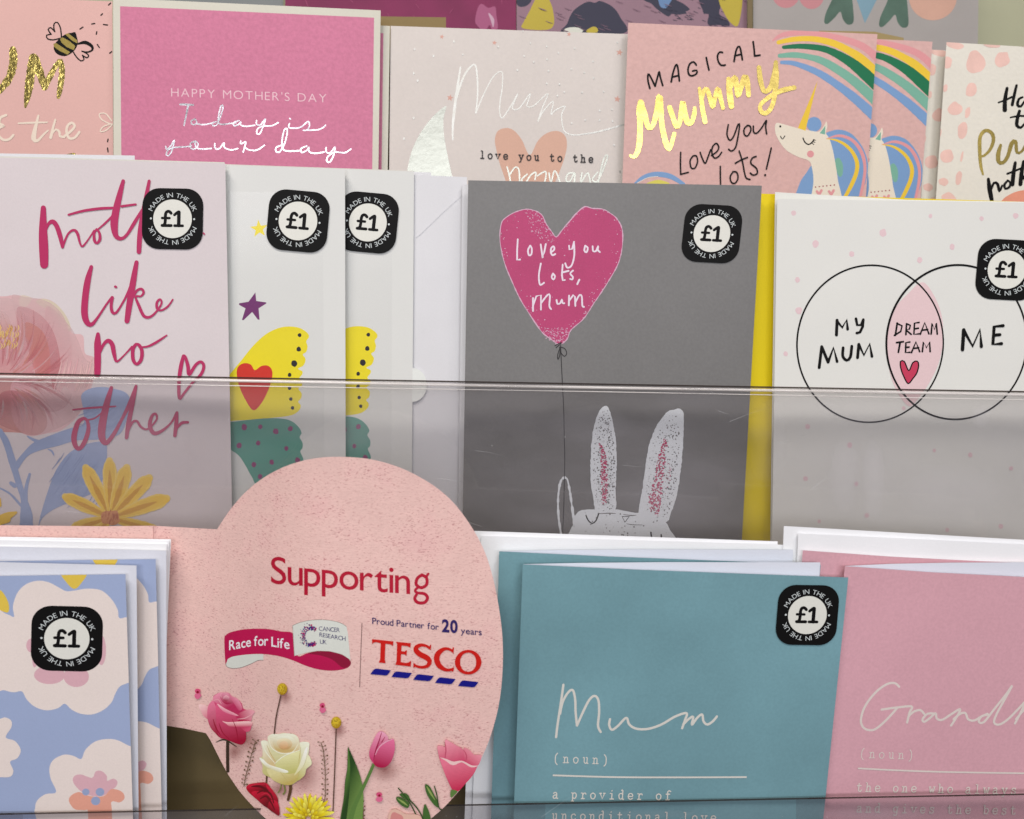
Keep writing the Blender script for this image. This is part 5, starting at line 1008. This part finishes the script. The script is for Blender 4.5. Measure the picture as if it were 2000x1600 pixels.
CB = ink(206, 166, 28, mottle=.2, mscale=900); CD = ink(150, 112, 18)
for c_, st in (((1020, 245), [(1005, 312), (985, 400), (955, 540), (936, 710)]), ((1582, 595), [(1582, 665), (1575, 850), (1568, 1050), (1560, 1250), (1548, 1530)])):
    p.flat = 1.0; cx, cy = 360 + c_[0] / 5.3333, 1300 + c_[1] / 5.3333
    soft(p, c_[0] + 30, c_[1] + 80, 90, 100); p.stroke(zz(st, 360, 1300, 5.3333, 2.2), ink(86, 56, 40)); p.grad([(cx + 10 * math.cos(i * .3927), cy + 11.5 * math.sin(i * .3927)) for i in range(16)], (236, 200, 50), (168, 122, 16), (cx - 2, cy - 3), r=14)
    p.flat = .03
    for i in range(40):
        a = random.uniform(0, 6.28); r_ = 9 * math.sqrt(random.random()); x, y = cx + r_ * math.cos(a), cy + r_ * math.sin(a); p.stroke([(x, y, .7), (x + random.uniform(-2, 2), y + random.uniform(-2, 2), 1.1)], random.choice((CD, CD, ink(226, 194, 70))))
p = t.print('petal_print')
for x, y in ((386, 1355), (630, 1383), (741, 1557)):
    p = t.print('petal_print')
    p.disc(x, y + 4, 6.5, R3, ry=6, jit=.15, n=10); p.disc(x - .5, y - 5, 5.5, R5, ry=5, jit=.15, n=10); p.disc(x, y - 3, 2.6, ink(140, 10, 34), n=8)
p = t.print('twig_print'); TG = ink(104, 80, 50); TG2 = ink(140, 84, 66)
def twig(pts, o, side=5.5):
    p.flat = .03
    P = catmull(fz(pts, o), False, 5); p.stroke(P, TG, 1.4)
    for i, q in enumerate(P):
        if i % 2: continue
        for sgn in (-1, 1):
            x, y = q[0] + sgn * side * random.uniform(.7, 1.2), q[1] - random.uniform(1, 5); p.stroke([q[:2], (x, y)], TG, .7); p.disc(x, y, random.uniform(1.1, 2.0), random.choice((TG, TG2, TG)), n=6)
twig([(740, 790), (715, 880), (690, 960), (665, 1060), (640, 1150), (620, 1260)], zf); twig([(1425, 810), (1445, 880), (1460, 1000), (1468, 1120), (1468, 1250), (1465, 1380), (1440, 1440)], zf); twig([(245, 1385), (262, 1480), (262, 1600), (250, 1750)], zg, 3)
p = t.print('red_rose_print')
p.fill(fz([(645, 1280), (670, 1240), (750, 1225), (850, 1222), (900, 1290), (950, 1340), (975, 1400), (975, 1450), (990, 1560), (940, 1540), (860, 1480), (760, 1400), (680, 1330)]), ink(172, 12, 34))
for pts, p0, p1 in (([(645, 1280), (670, 1240), (750, 1225), (850, 1222), (900, 1290), (820, 1320), (720, 1300)], (780, 1320), (740, 1225)), ([(850, 1225), (950, 1340), (975, 1420), (900, 1400), (870, 1310)], (880, 1400), (940, 1310)), ([(700, 1320), (800, 1310), (880, 1350), (900, 1440), (860, 1480), (760, 1400)], (850, 1450), (740, 1310)), ([(900, 1400), (975, 1430), (990, 1560), (940, 1540), (870, 1480)], (900, 1520), (970, 1430))): G(p, pts, (112, 4, 22), (206, 26, 54), p0, p1)
for q in ([(700, 1260, 2), (790, 1260, 5), (870, 1300, 3)], [(760, 1330, 2), (830, 1300, 4), (900, 1340, 3), (930, 1430, 2)], [(790, 1390, 2), (850, 1360, 4), (900, 1420, 3), (940, 1500, 2)]): p.stroke(zz(q, 360, 1300, 5.3333, 3), ink(104, 6, 22))
for q in ([(660, 1270, 1), (740, 1240, 2), (840, 1235, 1)], [(800, 1350, 1), (860, 1330, 2), (910, 1390, 1)]): p.stroke(zz(q, 360, 1300, 5.3333, 3), ink(206, 40, 62))
p = t.print('chrysanthemum_print'); Q1 = ink(214, 190, 8); Q2 = ink(236, 218, 40); Q3 = ink(176, 150, 6)
cx, cy = 360 + 1290 / 5.3333, 1300 + 1600 / 5.3333
for k, (r0, n_) in enumerate(((52, 26), (43, 24), (33, 20), (23, 15), (13, 9))):
    p.flat = .1
    for i in range(n_):
        a = i * 2 * math.pi / n_ + k * .2 + random.uniform(-.08, .08); r1 = r0 * random.uniform(.88, 1.08)
        if cy + r1 * math.sin(a) > 1640: continue
        ca, sa = math.cos(a), math.sin(a); w_ = 2.6 + r0 * .02; p.grad([(cx + r0 * .3 * ca, cy + r0 * .3 * sa), (cx + r1 * .75 * ca - w_ * sa, cy + r1 * .75 * sa + w_ * ca), (cx + r1 * ca, cy + r1 * sa), (cx + r1 * .75 * ca + w_ * sa, cy + r1 * .75 * sa - w_ * ca)], (178, 140, 4), random.choice(((244, 224, 60), (236, 208, 24), (250, 236, 96))), (cx + r0 * .45 * ca, cy + r0 * .45 * sa), (cx + r1 * .95 * ca, cy + r1 * .95 * sa), thr=7)
    if 0: p.specks([(cx + r0 * .8 * math.cos(a), cy + r0 * .8 * math.sin(a)) for a in [j * .5 for j in range(12)]], 16, Q3, .8, 1.6)
p = t.print('tulip_print'); LG = ink(66, 98, 42, mottle=.1, mscale=80); LG2 = ink(92, 122, 58); LG3 = ink(46, 74, 30)
soft(p, 490, 1090, 190, 150, zg)
G(p, [(105, 848), (130, 900), (180, 1010), (225, 1130), (250, 1230), (265, 1350), (262, 1500), (220, 1800), (0, 1800), (30, 1560), (60, 1380), (75, 1200), (95, 1080), (100, 950)], (40, 70, 26), (112, 140, 68), (70, 1250), (265, 1330), o=zg); G(p, [(105, 860), (120, 960), (128, 1100), (120, 1300), (95, 1550), (60, 1780), (10, 1790), (35, 1560), (62, 1380), (80, 1200), (98, 1080)], (84, 116, 50), (38, 66, 24), (60, 1250), (130, 1270), o=zg)
p.stroke(zz([(372, 1030, 6), (320, 1150, 6), (240, 1320, 7), (160, 1500, 9), (110, 1700, 11)], 660, 1300, 5.3333, 6), LG2)
p.fill(fz([(440, 685), (400, 720), (365, 790), (330, 880), (328, 950), (345, 985), (360, 1010), (400, 1050), (450, 1065), (510, 1050), (560, 990), (588, 900), (590, 830), (575, 762), (525, 775), (515, 735), (480, 695)], zg), ink(214, 92, 132))
G(p, [(440, 685), (400, 720), (365, 790), (330, 880), (328, 950), (345, 985), (365, 1000), (390, 880), (430, 780), (480, 720)], (200, 56, 104), (240, 150, 176), (350, 980), (430, 700), o=zg); G(p, [(440, 690), (480, 695), (515, 735), (525, 775), (470, 810), (420, 870), (400, 850), (440, 760)], (196, 60, 106), (244, 166, 186), (430, 850), (480, 700), o=zg)
G(p, [(575, 762), (592, 830), (588, 900), (560, 990), (510, 1050), (450, 1065), (395, 1048), (368, 1005), (385, 930), (430, 850), (500, 800)], (172, 20, 66), (232, 112, 150), (480, 1055), (550, 780), o=zg)
p.strokes([zz([(455, 700, 1), (430, 780, 2), (395, 880, 2.5), (370, 985, 1)], 660, 1300, 5.3333, 2), zz([(490, 745, 1), (455, 800, 2)], 660, 1300, 5.3333, 2)], ink(160, 34, 70)); p.strokes([zz([(575, 765, 1), (500, 795, 2.5), (430, 850, 2), (390, 930, 1)], 660, 1300, 5.3333, 2), zz([(440, 690, 1), (480, 700, 1.6), (520, 745, 1)], 660, 1300, 5.3333, 2)], ink(232, 160, 178))
p = t.print('lisianthus_print')
p.fill(fz([(1035, 850), (1060, 835), (1120, 850), (1115, 780), (1150, 785), (1230, 830), (1310, 885), (1320, 858), (1370, 880), (1420, 930), (1495, 940), (1440, 1080), (1400, 1150), (1330, 1230), (1250, 1310), (1190, 1290), (1140, 1190), (1100, 1090), (1060, 980)], zg), ink(222, 104, 128))
G(p, [(1035, 850), (1060, 835), (1120, 860), (1150, 1000), (1080, 1000), (1055, 940)], (206, 70, 104), (240, 150, 160), (1110, 1000), (1050, 840), o=zg); G(p, [(1115, 780), (1150, 785), (1230, 830), (1310, 885), (1340, 1010), (1200, 1030), (1130, 980)], (206, 70, 102), (242, 150, 164), (1220, 1020), (1140, 790), o=zg); G(p, [(1310, 885), (1320, 858), (1370, 880), (1420, 930), (1495, 940), (1450, 1050), (1340, 1030)], (204, 60, 96), (238, 146, 158), (1340, 1030), (1430, 900), o=zg)
G(p, [(1068, 965), (1130, 985), (1200, 1025), (1290, 1010), (1390, 1055), (1445, 1060), (1400, 1150), (1330, 1230), (1250, 1310), (1190, 1290), (1140, 1190), (1100, 1090)], (196, 36, 74), (234, 118, 140), (1250, 1300), (1180, 1000), o=zg)
p.strokes([zz([(1070, 960, 1), (1130, 985, 4), (1200, 1020, 7), (1290, 1000, 3), (1390, 1050, 4), (1455, 1045, 1)], 660, 1300, 5.3333, 3)], ink(240, 196, 190)); p.strokes([zz([(1115, 800, 1), (1125, 880, 2), (1115, 960, 1)], 660, 1300, 5.3333, 2), zz([(1310, 880, 1), (1340, 940, 2), (1330, 1000, 1)], 660, 1300, 5.3333, 2)], ink(196, 70, 98))
p.fill(fz([(1185, 1295), (1245, 1310), (1215, 1350), (1180, 1380), (1170, 1340)], zg), LG2)
for q in ([(905, 1250), (925, 1238), (960, 1265), (1000, 1340), (1040, 1420), (1050, 1480), (1000, 1450), (930, 1350)], [(605, 1375), (640, 1370), (700, 1400), (745, 1440), (730, 1485), (680, 1470), (620, 1420)], [(640, 1345), (700, 1330), (740, 1360), (750, 1400), (710, 1400)], [(905, 1445), (940, 1500), (965, 1590), (950, 1640), (895, 1600), (885, 1530)]): p.fill(fz(q, zg), LG); 
for q in ([(925, 1260, 1), (960, 1320, 4), (1010, 1400, 1)], [(620, 1385, 1), (680, 1425, 4), (725, 1460, 1)]): p.stroke(zz(q, 660, 1300, 5.3333, 3), ink(142, 158, 84))
p.strokes([zz([(745, 1400), (820, 1480), (880, 1580), (900, 1640)], 660, 1300, 5.3333, 2.6), zz([(630, 1280), (690, 1350), (760, 1450), (810, 1550)], 660, 1300, 5.3333, 2.4), zz([(1005, 1260), (1030, 1350), (1050, 1480), (1075, 1500)], 660, 1300, 5.3333, 2.4)], LG3)
p.fill(fz([(520, 1600), (545, 1520), (585, 1495), (640, 1510), (700, 1545), (760, 1550), (830, 1555), (870, 1590), (900, 1700), (560, 1700)], zg), ink(226, 178, 158)); p.fill(fz([(545, 1600), (570, 1530), (620, 1540), (680, 1580), (660, 1680), (560, 1680)], zg), ink(212, 134, 128))
t.done()

# ------------------------------------------------------------------ bottom row, right: teal and pink definition cards
S_ = LOW.bent(wave(960, 700, .0011))
EB = paper(240, 233, 231, bump=.05, grain=.012, name='envelope_paper')
envelope('white envelope at the back of the teal cards, left edge by the charity board', LOW, ext((926.5, 1037), (1519, 1057.5), -.034, -.05, 830), -.002, (1200, 1880), EB)
envelope('second white envelope behind the teal cards, slightly inside the rear one', LOW, ext((940, 1047.5), (1543, 1064.5), -.032, -.05, 822), -.0006, (1210, 1880), EB)
envelope('white envelope at the back of the pink grandparent cards, highest edge bottom right', LOW, ext((1531, 1027.5), (2130, 1062), -.04, -.06, 830), .0002, (1800, 1880), EB)
envelope('second white envelope behind the pink grandparent cards, just below the rear one', LOW, ext((1559, 1042.5), (2130, 1070), -.04, -.06, 822), .0018, (1810, 1880), EB)
TEAL = paper(115, 150, 156, rough=.42, bump=.05, bscale=800, grain=.04, mottle=.10, mscale=16, name='teal_card'); TWI = ink(212, 203, 192)
INN = paper(218, 214, 220, grain=.01)
def flare(tl, xr, amp, ph=0):  # back leaf standing open behind the front one
    return None
t = Thing('greeting_card', 'front teal card with white script Mum and a price sticker, standing slightly open', 'greeting card', S_, (1300, 1860), .0115, group='teal definition cards')
t.slab('front_panel', [(1021, 1102.5), (1250, 1113), (1450, 1120.5), (1657, 1128), (1582, 1850), (994, 1850)], .0115, .0005, TEAL, edge=paper(214, 226, 226))
t.slab('back_panel', [(1022, 1102), (1130, 1099.6), (1300, 1098), (1602, 1098.5), (1560, 1850), (997, 1850)], .0082, .0005, INN, back=TEAL, clipme=False)
p = t.print('script_lettering'); zb = (960, 1280, 3.846)
for q in ([(540, 222), (525, 330), (510, 430), (495, 530), (485, 615)], [(515, 440), (535, 350), (575, 280), (610, 262), (628, 330), (632, 430), (642, 528)], [(642, 528), (690, 420), (735, 335), (775, 305), (803, 340), (808, 430), (800, 530), (820, 576)], [(890, 480), (884, 525), (905, 560), (950, 530), (1012, 470), (1035, 520), (1090, 552), (1180, 552), (1280, 518), (1380, 460), (1465, 435), (1452, 490), (1432, 548)], [(1440, 520), (1480, 480), (1515, 462), (1505, 522), (1545, 470), (1582, 445), (1592, 495), (1620, 520), (1660, 498), (1693, 460)]):
    p.stroke(zz(q, 960, 1280, 3.846, 4.6), TWI, step=3)
p = t.print('typed_lettering')
p.typed('(noun)', (1086, 1489.5), (1182, 1492.5), 11.5, TWI, 2.0); p.stroke([(1081, 1514.5), (1200, 1518), (1330, 1518.5), (1457, 1518)], TWI, 3.4)
p.typed('a provider of', (1084.5, 1559.5), (1304.5, 1562.5), 11.5, TWI, 2.3); p.typed('unconditional love', (1083.5, 1601), (1393, 1605), 11.5, TWI, 2.3)
sticker(t, 1577, 1201.5, 119, .8, 1.0, .985, shear=.07)
r = t.done()
copy_thing(r, S_.at(975, 1077, .0045) - S_.at(1021, 1102.5, .0115), 'rear teal card in shadow between the charity board and the front teal card')
PNK = paper(212, 157, 164, rough=.42, bump=.05, bscale=800, grain=.05, mottle=.04, mscale=12, name='rose_card')
t = Thing('greeting_card', 'front dusty pink card with white script beginning Grand, standing slightly open', 'greeting card', S_, (1850, 1860), .009, group='dusty pink definition cards')
t.slab('front_panel', [(1650, 1106), (1820, 1118), (2000, 1127), (2200, 1133), (2110, 1850), (1585, 1850)], .009, .0005, PNK, edge=paper(240, 214, 212))
t.slab('back_panel', [(1651, 1105.5), (1740, 1101.3), (1860, 1099), (2140, 1097.5), (2060, 1850), (1590, 1850)], .0058, .0005, INN, back=PNK, clipme=False)
p = t.print('script_lettering'); PWI = ink(218, 200, 190)
for q in ([(1062, 236), (1030, 210), (975, 215), (900, 265), (830, 345), (790, 420), (775, 500), (805, 552), (870, 560), (935, 515), (1000, 450), (1048, 395)], [(930, 408), (1040, 393), (1155, 385), (1140, 430), (1122, 505)], [(1132, 460), (1170, 425), (1220, 412), (1250, 440)], [(1330, 438), (1275, 440), (1238, 480), (1250, 500), (1295, 470), (1335, 435), (1345, 475), (1385, 485), (1450, 445), (1520, 405), (1490, 470), (1452, 528)], [(1470, 480), (1520, 440), (1560, 435), (1580, 480), (1625, 490), (1680, 460), (1725, 440)], [(1730, 445), (1680, 460), (1660, 500), (1700, 500), (1780, 400), (1860, 300), (1908, 232)], [(1908, 235), (1850, 340), (1795, 440), (1775, 505), (1815, 520), (1880, 480), (1960, 400), (2010, 350), (1975, 430), (1932, 512)], [(1940, 480), (2010, 400), (2060, 380)]):
    p.stroke(zz(q, 1480, 1280, 3.846, 4.4), PWI, step=3)
p = t.print('typed_lettering')
p.typed('(noun)', (1684, 1480), (1778, 1483), 11.5, PWI, 1.7); p.stroke([(1677, 1501), (1760, 1505), (1850, 1508), (2000, 1510.5), (2060, 1511)], PWI, 3.4)
p.typed('the one who always', (1678, 1546), (1979, 1551), 11.5, PWI, 2.3); p.typed('and gives the best ', (1678, 1586.5), (1996, 1591), 11.5, PWI, 2.3)
r = t.done()
copy_thing(r, S_.at(1568, 1075, .0038) - S_.at(1650, 1106, .009), 'rear dusty pink card, its brighter top edge showing above the front one')

# scratches, smears and dust on the clear lips
def marks(surf, off, y0, y1, seed, n, smears):
    H_ = Thing.__new__(Thing); H_.root = rack; H_.surf = surf.bent(None, dz=1e-7); H_.z = off; H_.clip = None; H_.prints = []; q = random.Random(seed)
    s = H_.print('surface_smear'); s.stuff = True
    for cx, cy, rx, ry, al in smears:
        c_ = (cx, cy); pts = [(cx + rx * q.uniform(.8, 1.15) * math.cos(i * .449), cy + ry * q.uniform(.8, 1.15) * math.sin(i * .449)) for i in range(14)]; s.grads = True
        def cf(x, y, c_=c_, rx=rx, ry=ry, al=al): t = min(1, math.hypot((x - c_[0]) / rx, (y - c_[1]) / ry)); return (.62, .6, .66, al * (1 - t * t))
        s._tris([(c_, pts[i], pts[(i + 1) % 14]) for i in range(14)], photo_ink(), cf=cf, thr=14)
    s.build()
    s = H_.print('scratch'); s.stuff = True
    for i in range(n):
        x, y = q.uniform(0, 2000), q.uniform(y0, y1); a_ = q.uniform(-.7, .5); l = q.uniform(6, 90)
        p_ = [(x, y), (x + l * .5 * math.cos(a_), y + l * .5 * math.sin(a_) + q.uniform(-2, 2)), (x + l * math.cos(a_), y + l * math.sin(a_))]
        w_ = q.uniform(.25, .5); s.grad([(u, v - w_) for u, v in p_] + [(u, v + w_) for u, v in p_[::-1]], (235, 230, 228, .28), (235, 230, 228, .03), p_[0], p_[2], smooth=False, thr=40)
    for i in range(n * 2):
        x, y, r_ = q.uniform(0, 2000), q.uniform(y0, y1), q.uniform(.4, 1.1); s.grad([(x - r_, y), (x, y - r_), (x + r_, y), (x, y + r_)], (235, 230, 225, .7), (235, 230, 225, .5), (x, y), r=2, smooth=False)
    s.build()
marks(MID, .0237, 790, 1040, 5, 14, [(1650, 930, 34, 80, .10), (1705, 940, 26, 90, .12), (1915, 815, 22, 24, .10), (240, 880, 150, 90, .07), (1150, 830, 90, 40, .06), (1300, 960, 160, 70, .05), (700, 850, 120, 50, .06), (60, 820, 90, 40, .06), (1500, 860, 40, 90, .05), (1860, 960, 110, 60, .06)])
marks(LOW, .0144, 1592, 1600, 8, 4, [(1700, 1590, 120, 12, .06), (1250, 1590, 150, 10, .05)])
for o in bpy.data.objects:
    if 'base' in o: del o['base']
